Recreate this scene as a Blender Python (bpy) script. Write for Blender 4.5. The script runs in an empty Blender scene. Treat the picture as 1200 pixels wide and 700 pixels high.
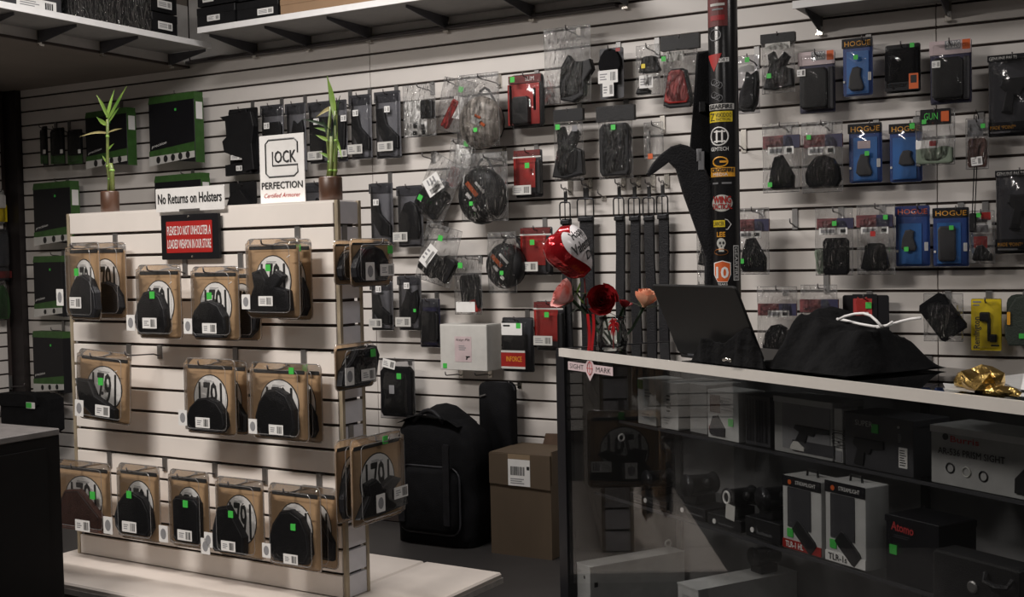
import bpy, bmesh, math, random
from mathutils import Vector, Matrix, noise
RND = random.Random(11)
SC = bpy.context.scene
COL = SC.collection
PI = math.pi

# ---------------------------------------------------------------- camera
CAM = Vector((0.0, -4.33, 1.20))
FPX = 1389.5
YAW, PITCH, ROLL = -0.522852, -0.0376986, -0.0203915
_f = Vector((math.sin(YAW)*math.cos(PITCH), math.cos(YAW)*math.cos(PITCH), math.sin(PITCH)))
_r = Vector((math.cos(YAW), -math.sin(YAW), 0)); _u = _r.cross(_f)
_c, _s = math.cos(ROLL), math.sin(ROLL)
_r, _u = _c*_r + _s*_u, -_s*_r + _c*_u
cd = bpy.data.cameras.new('camera'); cam = bpy.data.objects.new('camera', cd); COL.objects.link(cam)
cd.sensor_width = 36.0; cd.lens = FPX*36.0/1200.0; cd.clip_start = 0.05
cam.matrix_world = Matrix(((_r.x, _u.x, -_f.x, CAM.x), (_r.y, _u.y, -_f.y, CAM.y), (_r.z, _u.z, -_f.z, CAM.z), (0, 0, 0, 1)))
SC.camera = cam

# ---------------------------------------------------------------- world, lamps, exposure
w = bpy.data.worlds.new('world'); SC.world = w; w.use_nodes = True
w.node_tree.nodes['Background'].inputs[0].default_value = (0.5, 0.5, 0.55, 1)
w.node_tree.nodes['Background'].inputs[1].default_value = 0.0
def troffer(x, y, sx, sy, watts, col=(1.0, 0.955, 0.925), z=2.735):
    l = bpy.data.lights.new('ceiling_troffer', 'AREA'); l.shape = 'RECTANGLE'; l.size = sx; l.size_y = sy
    l.energy = watts; l.color = col
    o = bpy.data.objects.new('ceiling_troffer', l); COL.objects.link(o); o.location = (x, y, z)
    return o
troffer(-2.7, -1.45, 1.0, 0.3, 25)
troffer(-2.7, -3.5, 1.2, 0.3, 62, (1.0, 0.93, 0.87))
troffer(0.6, -1.75, 1.2, 0.3, 10)
troffer(0.6, -4.9, 1.2, 0.3, 12)
SC.view_settings.view_transform = 'Standard'; SC.view_settings.look = 'None'
SC.view_settings.gamma = 1.0; SC.view_settings.use_curve_mapping = False
SC.view_settings.exposure = 0.75
try: SC.cycles.transparent_max_bounces = 32
except Exception: pass

# ---------------------------------------------------------------- photo pixel -> place
def ray(px, py): return (px-600)/FPX*_r - (py-350)/FPX*_u + _f
def hit(px, py, n, p):
    d = ray(px, py); n = Vector(n); return CAM + d*((Vector(p)-CAM).dot(n)/d.dot(n))
def onz(px, py, z): return hit(px, py, (0, 0, 1), (0, 0, z))
class Face:                      # a vertical face that things hang on
    def __init__(s, o, ang):     # ang = heading of the face's left-to-right axis
        s.o = Vector(o); s.ax = Vector((math.cos(ang), math.sin(ang), 0)); s.n = Vector((math.sin(ang), -math.cos(ang), 0)); s.rz = ang
    def at(s, px, py, off=0): return hit(px, py, s.n, s.o + s.n*off)
    def spot(s, b, off, d=0.0):  # size and foot of a body of depth d whose outline in the photo is b
        x0, y0, x1, y1 = b; xm, ym = (x0+x1)/2, (y0+y1)/2
        a = max((s.at(x0, ym, off)-s.o).dot(s.ax), (s.at(x0, ym, off+d)-s.o).dot(s.ax)); c = min((s.at(x1, ym, off)-s.o).dot(s.ax), (s.at(x1, ym, off+d)-s.o).dot(s.ax))
        T = min(s.at(xm, y0, off).z, s.at(xm, y0, off+d).z); Bz = max(s.at(xm, y1, off).z, s.at(xm, y1, off+d).z)
        p = s.o + s.n*off + s.ax*((a+c)/2); return Vector((p.x, p.y, Bz)), c-a, T-Bz
    def maps(s, b, off, loc):    # photo pixel -> local x, z on a layer dd in front of the card
        xm, ym = (b[0]+b[2])/2, (b[1]+b[3])/2
        return (lambda px, dd=0.0: (s.at(px, ym, off+dd)-loc).dot(s.ax)), (lambda py, dd=0.0: s.at(xm, py, off+dd).z-loc.z)
GA = -0.02864
WALL = Face((0, 0, 0), 0.0)
LEFT = Face((-5.68, 0, 0), PI/2)
G0 = Vector((-2.25, -1.49, 0))
GF = Face(G0, GA)
gx = GF.ax; gn = -GF.n
GE = Face(G0 + gx*0.012, GA+PI/2)
CA = -0.543156
CZ = 0.92
C0 = onz(656, 408.5, CZ)
cx = Vector((math.cos(CA), math.sin(CA), 0)); cn = Vector((-math.sin(CA), math.cos(CA), 0))
def cw(u, v, z=0): p = C0 + cx*u + cn*v; return Vector((p.x, p.y, z))
def cuv(p): d = p-C0; return d.dot(cx), d.dot(cn)
def cplane(px, py, v): return hit(px, py, cn, C0 + cn*v)

# ---------------------------------------------------------------- materials
MATS = {}
def mk(name, col, rough=0.55, metal=0.0, var=0.10, scale=25.0, bump=0.0, bscale=60.0, spec=0.5, col2=None, stretch=None, emit=None):
    m = bpy.data.materials.new(name); m.use_nodes = True; nt = m.node_tree; b = nt.nodes['Principled BSDF']
    b.inputs['Roughness'].default_value = rough; b.inputs['Metallic'].default_value = metal
    b.inputs['Specular IOR Level'].default_value = spec
    tc = nt.nodes.new('ShaderNodeTexCoord'); mp = nt.nodes.new('ShaderNodeMapping'); nt.links.new(tc.outputs['Object'], mp.inputs[0])
    if stretch: mp.inputs['Scale'].default_value = stretch
    n = nt.nodes.new('ShaderNodeTexNoise'); n.inputs['Scale'].default_value = scale; n.inputs['Detail'].default_value = 4
    nt.links.new(mp.outputs[0], n.inputs['Vector'])
    r = nt.nodes.new('ShaderNodeValToRGB'); r.color_ramp.elements[0].position = .3; r.color_ramp.elements[1].position = .7
    c2 = col2 or tuple(min(1, c*(1+var)) for c in col); c1 = col if col2 else tuple(c*(1-var) for c in col)
    r.color_ramp.elements[0].color = (*c1, 1); r.color_ramp.elements[1].color = (*c2, 1)
    nt.links.new(n.outputs['Fac'], r.inputs[0]); nt.links.new(r.outputs[0], b.inputs['Base Color'])
    if bump:
        n2 = nt.nodes.new('ShaderNodeTexNoise'); n2.inputs['Scale'].default_value = bscale; n2.inputs['Detail'].default_value = 3
        nt.links.new(mp.outputs[0], n2.inputs['Vector'])
        bp = nt.nodes.new('ShaderNodeBump'); bp.inputs['Strength'].default_value = bump; bp.inputs['Distance'].default_value = 0.01
        nt.links.new(n2.outputs['Fac'], bp.inputs['Height']); nt.links.new(bp.outputs[0], b.inputs['Normal'])
    MATS[name] = m; return m
def s2l(*c): return tuple(((v/255)/12.92 if v/255 < .04045 else ((v/255+.055)/1.055)**2.4) for v in c)
mk('white_laminate', (.70, .66, .62), .42, var=.03, scale=6)
mk('gondola_laminate', (.80, .75, .70), .42, var=.04, scale=5)
mk('board_white', (.55, .53, .51), .5, var=.05)
mk('groove', (.045, .032, .028), .8)
mk('cabinet_top', (.085, .078, .075), .6, var=.2)
mk('cabinet_black', (.0042, .0040, .0042), .5, spec=.15)
mk('pillar', (.016, .012, .012), .5)
mk('floor_tile', (.026, .024, .023), .5, var=.25, scale=3, col2=(.036, .033, .032))
mk('ceiling_paint', (.55, .53, .50), .9, var=.05)
mk('dim_wall', (.20, .19, .185), .9, var=.08)
mk('soffit', (.21, .18, .155), .85, var=.1, scale=3)
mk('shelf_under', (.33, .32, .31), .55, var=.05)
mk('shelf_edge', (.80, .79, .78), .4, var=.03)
mk('bracket', (.085, .085, .095), .45, metal=.2)
mk('steel', (.24, .235, .23), .42, metal=.8, var=.05)
mk('bright_steel', (.75, .72, .66), .22, metal=1.0, var=.05)
mk('dark_steel', (.12, .11, .11), .4, metal=.7)
mk('black_metal', (.008, .008, .010), .42, spec=.25)
mk('black_plastic', (.009, .009, .010), .45, spec=.3, var=.2, bump=.15, bscale=300)
mk('black_leather', (.009, .009, .011), .5, spec=.3, var=.3, bump=.3, bscale=220)
mk('black_fabric', (.007, .007, .008), .85, var=.3, bump=.5, bscale=350, spec=.15)
mk('jacket_cloth', (.0050, .0050, .0055), .85, var=.3, bump=.7, bscale=40, spec=.12)
mk('grey_plastic', (.10, .10, .11), .5, var=.1)
mk('dark_grey', (.035, .035, .04), .5, var=.15)
mk('mid_grey', (.20, .20, .21), .5, var=.1)
mk('brown_leather', (.10, .042, .030), .45, var=.25, bump=.3, bscale=160)
mk('kraft', (.42, .27, .145), .75, var=.10, scale=14)
mk('carton', (.088, .061, .037), .8, var=.12, scale=8, stretch=(1, 1, .2))
mk('carton_dark', (.12, .075, .05), .85, var=.15)
mk('brown_box', (.30, .19, .11), .8, var=.1, scale=8)
mk('tape', (.26, .19, .12), .25, var=.05)
mk('paper', (.78, .77, .75), .6, var=.04)
mk('paper_dim', (.55, .54, .51), .65, var=.06)
mk('print_black', (.012, .012, .012), .6, var=.05)
mk('print_grey', (.25, .25, .26), .6)
mk('print_red', (.42, .03, .03), .6)
mk('green_sticker', s2l(66, 186, 74), .55, var=.04)
mk('green_card', s2l(52, 88, 38), .5, var=.2, scale=30)
mk('green_dark', s2l(38, 66, 34), .5, var=.2)
mk('red_card', s2l(150, 28, 22), .45, var=.15)
mk('red_dark', s2l(96, 26, 24), .5, var=.2)
mk('sign_red', s2l(168, 30, 26), .45, var=.06)
mk('orange', s2l(205, 92, 34), .5, var=.08)
mk('amber', s2l(226, 160, 40), .5, var=.06)
mk('yellow_card', s2l(222, 196, 30), .45, var=.05)
mk('blue_card', s2l(20, 64, 134), .42, var=.25, scale=9)
mk('blue_bright', s2l(30, 100, 170), .4, var=.2, scale=9)
mk('blue_dark', s2l(22, 36, 92), .45, var=.2)
mk('navy', s2l(34, 32, 66), .5, var=.2)
mk('pink_header', s2l(196, 178, 180), .4, var=.08)
mk('tan_trim', (.30, .25, .175), .6, var=.35, scale=40, stretch=(1, 1, .3))
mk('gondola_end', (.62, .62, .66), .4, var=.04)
mk('base_board', (.62, .56, .51), .45, var=.06, scale=7, bump=.03)
mk('base_edge', (.45, .43, .41), .6, var=.15, scale=30)
mk('pot', (.060, .028, .016), .4, var=.3, scale=20, stretch=(1, 1, .15))
mk('stalk', s2l(74, 92, 40), .45, var=.2, col2=s2l(112, 120, 62))
mk('leaf', s2l(84, 132, 50), .45, var=.15, col2=s2l(150, 178, 84), scale=12)
mk('leaf_dry', s2l(170, 160, 110), .6, var=.15)
mk('leaf_dark', s2l(30, 52, 28), .5, var=.2)
mk('wire_gold', s2l(170, 110, 60), .3, metal=.8)
mk('foil_red', (.42, .012, .018), .14, metal=.55, var=.12, bump=.5, bscale=24)
mk('foil_white', (.80, .77, .78), .25, var=.02)
mk('rose_red', s2l(140, 14, 22), .55, var=.25, scale=30)
mk('rose_peach', s2l(232, 186, 154), .6, var=.2, col2=s2l(222, 110, 76), scale=14)
mk('rose_pink', s2l(232, 190, 186), .6, var=.2, col2=s2l(206, 84, 70), scale=22)
mk('ribbon_red', s2l(176, 22, 28), .4, var=.15)
mk('gold_foil', (.62, .42, .14), .22, metal=1.0, var=.15, bump=.6, bscale=30)
mk('white_wire', (.82, .81, .80), .35, var=.02)
mk('laptop_lid', (.012, .012, .012), .42, var=.05, spec=.3)
mk('case_dark', (.010, .0085, .008), .55, var=.15)
mk('case_back', (.17, .168, .17), .5, var=.08)
mk('case_deck', (.13, .13, .13), .5, var=.1)
mk('white_trim', (.58, .55, .51), .35, var=.03)
mk('case_white', (.50, .50, .49), .55, var=.08)
mk('case_grey', (.32, .32, .315), .55, var=.1)
mk('gunmetal', (.03, .03, .033), .3, metal=.5)
mk('tube_black', (.012, .012, .013), .22, var=.15)
mk('olive', s2l(44, 52, 44), .7, var=.2, bump=.3, bscale=200)
mk('sage', s2l(112, 124, 108), .7, var=.15)
mk('camo', (.03, .025, .02), .45, col2=(.62, .56, .50), scale=30, stretch=(1.8, 1, .45))
mk('bone', (.5, .5, .46), .6, var=.2)
mk('patriot', s2l(66, 24, 34), .45, col2=s2l(138, 74, 74), scale=60, stretch=(.5, 1, 1.6))
def clear(name, haze, gloss, rough, tint=(.97, .97, .97), bump=0, bscale=30, ior=1.45, bd=.01, stretch=None):
    m = bpy.data.materials.new(name); m.use_nodes = True; nt = m.node_tree; nt.nodes.remove(nt.nodes['Principled BSDF'])
    out = nt.nodes['Material Output']
    t = nt.nodes.new('ShaderNodeBsdfTransparent'); t.inputs[0].default_value = (*tint, 1)
    d = nt.nodes.new('ShaderNodeBsdfDiffuse'); d.inputs[0].default_value = (.75, .75, .75, 1)
    g = nt.nodes.new('ShaderNodeBsdfGlossy'); g.inputs['Roughness'].default_value = rough
    m1 = nt.nodes.new('ShaderNodeMixShader'); m1.inputs[0].default_value = haze
    nt.links.new(t.outputs[0], m1.inputs[1]); nt.links.new(d.outputs[0], m1.inputs[2])
    fr = nt.nodes.new('ShaderNodeFresnel'); fr.inputs[0].default_value = ior
    ml = nt.nodes.new('ShaderNodeMath'); ml.operation = 'MULTIPLY'; ml.inputs[1].default_value = gloss; ml.use_clamp = True
    nt.links.new(fr.outputs[0], ml.inputs[0])
    m2 = nt.nodes.new('ShaderNodeMixShader'); nt.links.new(ml.outputs[0], m2.inputs[0]); nt.links.new(m1.outputs[0], m2.inputs[1]); nt.links.new(g.outputs[0], m2.inputs[2])
    if bump:
        tc = nt.nodes.new('ShaderNodeTexCoord'); n = nt.nodes.new('ShaderNodeTexNoise'); n.inputs['Scale'].default_value = bscale; n.inputs['Detail'].default_value = 2
        n.inputs['Distortion'].default_value = 1.5
        mp = nt.nodes.new('ShaderNodeMapping'); nt.links.new(tc.outputs['Object'], mp.inputs[0]); nt.links.new(mp.outputs[0], n.inputs['Vector'])
        if stretch: mp.inputs['Scale'].default_value = stretch
        bp = nt.nodes.new('ShaderNodeBump'); bp.inputs['Strength'].default_value = bump; bp.inputs['Distance'].default_value = bd
        nt.links.new(n.outputs['Fac'], bp.inputs['Height'])
        nt.links.new(bp.outputs[0], g.inputs['Normal']); nt.links.new(bp.outputs[0], fr.inputs['Normal'])
    nt.links.new(m2.outputs[0], out.inputs[0]); MATS[name] = m
clear('bag_film', .012, 1.3, .05, bump=1.0, bscale=30, bd=.035, stretch=(1.3, 1, .45))
clear('bag_back_film', .26, 1.0, .12, bump=1.0, bscale=26, bd=.02, stretch=(1.3, 1, .5))
clear('rim_film', .22, 2.2, .12)
clear('clam_film', .008, .75, .06, bump=.25, bscale=14)
clear('smoke_film', .012, 1.1, .08, tint=(.80, .80, .82), bump=.25, bscale=14)
clear('case_glass', .002, .2, .0, tint=(.84, .845, .845))
clear('top_glass', .002, 1.7, .008, tint=(.78, .79, .79))
clear('vase_glass', .02, 1.6, .02, tint=(.93, .95, .94), bump=.2, bscale=20)

# ---------------------------------------------------------------- object helpers
def tag(o, label=None, cat=None, group=None, kind=None):
    if label: o['label'] = label
    if cat: o['category'] = cat
    if group: o['group'] = group
    if kind: o['kind'] = kind
    return o
def thing(name, label, cat, loc=(0, 0, 0), rz=0.0, group=None, ry=0.0, rx=0.0):
    o = bpy.data.objects.new(name, None); COL.objects.link(o); o.empty_display_size = .03
    o.location = loc; o.rotation_mode = 'XYZ'; o.rotation_euler = (rx, ry, rz)
    return tag(o, label, cat, group)
class B:
    def __init__(s): s.bm = bmesh.new()
    def box(s, c, d, M=None, bev=0.0):
        r = bmesh.ops.create_cube(s.bm, size=1.0); vs = r['verts']
        for v in vs: v.co = Vector((v.co.x*d[0], v.co.y*d[1], v.co.z*d[2]))
        if bev:
            es = list({e for v in vs for e in v.link_edges}); rr = bmesh.ops.bevel(s.bm, geom=es, offset=bev, segments=1, affect='EDGES', profile=.5)
            vs = list({v for f in rr['faces'] for v in f.verts} | {v for v in vs if v.is_valid})
        for v in vs: v.co = (M @ v.co if M else v.co) + Vector(c)
        return s
    def prism(s, poly, y0, y1, bev=0.0, seg=1, M=None):   # poly in x,z ; between y0 (front) and y1
        vs = [s.bm.verts.new((p[0], y0, p[1])) for p in poly]; f = s.bm.faces.new(vs)
        e = bmesh.ops.extrude_face_region(s.bm, geom=[f]); nv = [g for g in e['geom'] if isinstance(g, bmesh.types.BMVert)]
        for v in nv: v.co.y = y1
        allv = vs + nv
        if bev:
            es = [ed for ed in f.edges]
            r = bmesh.ops.bevel(s.bm, geom=es, offset=bev, segments=seg, affect='EDGES', profile=.6)
            allv = list({v for v in allv if v.is_valid} | {v for ff in r['faces'] for v in ff.verts})
        if M:
            for v in allv: v.co = M @ v.co
        return s
    def flat(s, poly, y):
        s.bm.faces.new([s.bm.verts.new((p[0], y, p[1])) for p in poly]); return s
    def tube(s, pts, r, n=6, cap=True):
        pts = [Vector(p) for p in pts]; rs = r if isinstance(r, (list, tuple)) else [r]*len(pts); rings = []; pn = None
        for i, p in enumerate(pts):
            t = (pts[min(i+1, len(pts)-1)]-pts[max(i-1, 0)]).normalized()
            a = pn if pn is not None else (Vector((0, 0, 1)) if abs(t.z) < .9 else Vector((1, 0, 0)))
            a = (a - t*a.dot(t)).normalized(); pn = a; b = t.cross(a)
            rings.append([s.bm.verts.new(p + (a*math.cos(2*PI*k/n) + b*math.sin(2*PI*k/n))*rs[i]) for k in range(n)])
        for A, C in zip(rings, rings[1:]):
            for k in range(n): s.bm.faces.new((A[k], A[(k+1) % n], C[(k+1) % n], C[k]))
        if cap: s.bm.faces.new(rings[0][::-1]); s.bm.faces.new(rings[-1])
        return s
    def lathe(s, prof, n=20, M=None, sx=1.0, sy=1.0):
        rings = []
        for r, z in prof:
            rings.append([s.bm.verts.new(((M @ Vector((r*sx*math.cos(2*PI*k/n), r*sy*math.sin(2*PI*k/n), z))) if M else Vector((r*sx*math.cos(2*PI*k/n), r*sy*math.sin(2*PI*k/n), z)))) for k in range(n)])
        for A, C in zip(rings, rings[1:]):
            for k in range(n): s.bm.faces.new((A[k], A[(k+1) % n], C[(k+1) % n], C[k]))
        s.bm.faces.new(rings[0][::-1]); s.bm.faces.new(rings[-1]); return s
    def loft(s, loops, cap0=True, cap1=True):
        R_ = [[s.bm.verts.new(p) for p in L] for L in loops]; n = len(R_[0])
        for A, C in zip(R_, R_[1:]):
            for k in range(n): s.bm.faces.new((A[k], A[(k+1) % n], C[(k+1) % n], C[k]))
        if cap0: s.bm.faces.new(R_[0][::-1])
        if cap1: s.bm.faces.new(R_[-1])
        return s
    def sheet(s, nx, ny, fn):
        g = [[s.bm.verts.new(fn(i/nx, j/ny)) for i in range(nx+1)] for j in range(ny+1)]
        for j in range(ny):
            for i in range(nx): s.bm.faces.new((g[j][i], g[j][i+1], g[j+1][i+1], g[j+1][i]))
        return s
    def blob(s, c, r, sub=2, amp=.12, freq=3.0, seed=0, M=None):
        res = bmesh.ops.create_icosphere(s.bm, subdivisions=sub, radius=1.0)
        for v in res['verts']:
            d = 1 + amp*noise.noise(v.co*freq + Vector((seed, seed*1.7, 3)))
            p = Vector((v.co.x*r[0]*d, v.co.y*r[1]*d, v.co.z*r[2]*d)); v.co = (M @ p if M else p) + Vector(c)
        return s
    def mesh(s, name, m, smooth=False):
        bmesh.ops.recalc_face_normals(s.bm, faces=s.bm.faces); me = bpy.data.meshes.new(name); s.bm.to_mesh(me); s.bm.free()
        me.materials.append(MATS[m]);
        if smooth: me.polygons.foreach_set('use_smooth', [True]*len(me.polygons))
        return me
    def out(s, name, m, parent=None, smooth=False, loc=None, label=None, rot=None):
        o = bpy.data.objects.new(name, s.mesh(name, m, smooth)); COL.objects.link(o); o.parent = parent
        if loc: o.location = loc
        if rot: o.rotation_euler = rot
        if label: o['label'] = label
        return o
def put(me, name, parent, loc=(0, 0, 0), rot=None):
    o = bpy.data.objects.new(name, me); COL.objects.link(o); o.parent = parent; o.location = loc
    if rot: o.rotation_euler = rot
    return o
def rrect(w, h, r, n=3, cx_=0, cz=0):
    pts = []
    for sx, sz, a0 in ((1, 1, 0), (-1, 1, PI/2), (-1, -1, PI), (1, -1, 1.5*PI)):
        for k in range(n+1):
            a = a0 + k*PI/2/n; pts.append((cx_ + sx*(w/2-r) + r*math.cos(a), cz + sz*(h/2-r) + r*math.sin(a)))
    return pts
def ell(w, h, n=24, cx_=0, cz=0): return [(cx_ + w/2*math.cos(2*PI*k/n), cz + h/2*math.sin(2*PI*k/n)) for k in range(n)]
TXT = {}
def text_mesh(s, shear=0.0, spacing=1.0):
    k = (s, shear, spacing)
    if k not in TXT:
        cu = bpy.data.curves.new('lettering', 'FONT'); cu.body = s; cu.size = 1; cu.resolution_u = 2; cu.shear = shear; cu.space_character = spacing
        cu.align_x = 'CENTER'; cu.align_y = 'CENTER'
        o = bpy.data.objects.new('lettering', cu); me = bpy.data.meshes.new_from_object(o)
        bpy.data.objects.remove(o)
        vs = [v.co.copy() for v in me.vertices]; fs = [list(p.vertices) for p in me.polygons]
        x0 = min(v.x for v in vs); x1 = max(v.x for v in vs); y0 = min(v.y for v in vs); y1 = max(v.y for v in vs)
        TXT[k] = ([((v.x-(x0+x1)/2)/(x1-x0), (v.y-(y0+y1)/2)/(y1-y0)) for v in vs], fs)
        bpy.data.meshes.remove(me)
    return TXT[k]
def text(parent, s, cx_, cz, w, h, y, m='print_black', rot=0.0, shear=0.0, fn=None, name='lettering', bold=0.0):
    vs, fs = text_mesh(s, shear); c, sn = math.cos(rot), math.sin(rot); P = []; Fs = []
    offs = [(0, 0)] if not bold else [(-bold, 0), (bold, 0), (0, bold), (0, -bold)]
    for k, (ox, oz) in enumerate(offs):
        n0 = len(P)
        for a, b in vs:
            x, z = a*w + ox, b*h + oz; x, z = c*x - sn*z + cx_, sn*x + c*z + cz
            P.append(fn(x, z) if fn else (x, y + k*1e-5, z))
        Fs += [[i+n0 for i in f] for f in fs]
    me = bpy.data.meshes.new(name); me.from_pydata(P, [], Fs); me.materials.append(MATS[m])
    return put(me, name, parent)
def bars(parent, cx_, cz, w, h, y, m='print_black', n=4, horiz=True, rot=0.0, name='print'):
    b = B(); c, sn = math.cos(rot), math.sin(rot)
    for k in range(n):
        if horiz: L = RND.uniform(.6, 1.0)*w; r = [(-w/2, h/2-(k+.3)*h/n), (-w/2+L, h/2-(k+.3)*h/n), (-w/2+L, h/2-(k+.75)*h/n), (-w/2, h/2-(k+.75)*h/n)]
        else: t = RND.uniform(.35, .75)*w/n; x = -w/2+k*w/n; r = [(x, h/2), (x+t, h/2), (x+t, -h/2), (x, -h/2)]
        b.flat([(cx_ + c*p[0]-sn*p[1], cz + sn*p[0]+c*p[1]) for p in r], y)
    return b.out(name, m, parent)
def rotm(poly, a, cx_=0, cz=0):
    c, s = math.cos(a), math.sin(a); return [(cx_ + c*x - s*z, cz + s*x + c*z) for x, z in poly]

# silhouettes in a unit square
SIL = {
 'dome': [(-.38, -.5), (.38, -.5), (.5, -.3), (.46, .08), (.3, .38), (.05, .5), (-.2, .45), (-.4, .2), (-.5, -.1), (-.48, -.35)],
 'boot': [(-.5, -.42), (-.3, -.5), (.2, -.5), (.4, -.3), (.5, .25), (.42, .5), (.12, .4), (-.08, .5), (-.22, .22), (-.45, -.05)],
 'wedge': [(-.5, -.38), (-.38, -.5), (.48, -.5), (.5, -.12), (.28, .18), (.04, .5), (-.26, .44), (-.42, .0)],
 'ell': [(-.5, .5), (-.16, .5), (.0, .1), (.5, -.2), (.5, -.5), (-.05, -.46), (-.4, -.1)],
 'grip': [(-.32, -.5), (.42, -.5), (.5, -.36), (.3, .1), (.34, .42), (.1, .5), (-.22, .46), (-.42, .1), (-.5, -.36)],
 'mag': [(-.42, -.5), (.42, -.5), (.5, -.42), (.5, .4), (.38, .5), (-.38, .5), (-.5, .4), (-.5, -.42)],
 'winged': [(-.5, -.45), (-.1, -.5), (.5, -.42), (.46, .02), (.2, .1), (.38, .34), (.22, .46), (-.02, .26), (-.14, .5), (-.34, .42), (-.3, .1)],
 'pistol': [(-.5, .28), (-.44, .5), (.5, .5), (.5, .22), (.12, .16), (.06, -.04), (-.1, .0), (-.16, -.5), (-.46, -.46), (-.34, .1)],
 'fork': [(-.5, .2), (-.36, .5), (-.16, .38), (.14, .42), (.36, .5), (.5, .3), (.34, .0), (.4, -.3), (.1, -.5), (-.3, -.5), (-.42, -.2)],
 'cup': [(-.5, -.42), (-.3, -.5), (.4, -.5), (.5, -.36), (.3, .44), (.16, .5), (-.2, .5), (-.32, .42)],
}
def shape(name, w, h, cx_, cz, rot=0.0):
    return rotm([(x*w, z*h) for x, z in SIL[name]], rot, cx_, cz)

# ---------------------------------------------------------------- slatwall hook
HOOKS = 0
def hook(face, P, off, label, length=None, gz=None, group=None, bright=False):
    """P: point where the goods hang, on the face offset by off"""
    base = P - face.n*off
    t = thing('display_hook', label, 'hook', (base.x, base.y, P.z), face.rz, group)
    L = (off + .035) if length is None else length
    top = (gz - P.z) if gz is not None else .03
    b = B(); b.box((0, -.003, (top-.022)/2), (.020, .005, max(.02, top+.022))); b.box((0, .004, top-.003), (.020, .016, .004)); b.out('hook_plate', 'bright_steel' if bright else 'steel', t)
    b = B(); b.tube([(0, -.004, -.012), (0, -.03, -.004), (0, -L+.012, 0), (0, -L+.003, .004), (0, -L, .017)], .0026, 5); b.out('prong', 'dark_steel', t, True)
    return t
GRZ = 1.04
def wall_groove(z): return GRZ + .0762*math.ceil((z-GRZ-.012)/.0762)
GG = 1.2975
def gond_groove(z): return GG + .0762*math.ceil((z-GG-.012)/.0762)

# ---------------------------------------------------------------- packaged goods
def bag_mesh(b, w, h, d, flat_top=.12, seed=0, crease=.004, sides=(-1, 1)):
    nx, nz = 9, 13
    for side in sides:
        def fn(i, j):
            fx, fz = 2*i-1, j
            prof = max(0, 1-abs(fx)**4)*max(0, 1-abs(2*min(1, fz/(1-flat_top))-1)**6) if fz < 1-flat_top else 0
            n_ = noise.noise(Vector((i*4+seed, j*6, side*3.3)))
            edge = .5+.5*min(1, 6*min(i, 1-i))
            y = side*(d*.5*prof + .0012) + crease*n_*edge - d*.5
            xx = (i-.5)*w*(1+.03*noise.noise(Vector((seed, j*5, 1)))*abs(fx))
            return (xx, y, j*h)
        b.sheet(nx, nz, fn)
    return b
def clam_mesh(b, w, h, d, r):
    L = []
    for k, (s_, y) in enumerate(((0, .001), (.004, -.001), (.010, -.002), (.014, -d*.8), (.022, -d))):
        L.append([(x, y, z+h/2) for x, z in rrect(w-2*s_, h-2*s_, max(.004, r-s_))])
    return b.loft(L)
def bag_skin(T, W, Hh, d, flat_top, seed, crease, film=None):
    bag_mesh(B(), W, Hh, d, flat_top, seed, crease, (-1,)).out('bag_front', film or 'bag_film', T, True)
    bag_mesh(B(), W, Hh, d, flat_top, seed, crease*.5, (1,)).out('bag_back', film or 'bag_back_film', T, True)
    b = B()
    for sx in (-1, 1): b.tube([(sx*W*.498*(1+.03*noise.noise(Vector((seed, j/8*5, 1)))), -d*.5, Hh*j/8) for j in range(9)], .0012, 4)
    b.tube([(-W*.5, -d*.5, .001), (W*.5, -d*.5, .001)], .0012, 4); b.tube([(-W*.5, -d*.5, Hh), (W*.5, -d*.5, Hh)], .0010, 4)
    b.out('bag_seam', 'rim_film', T)
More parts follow.
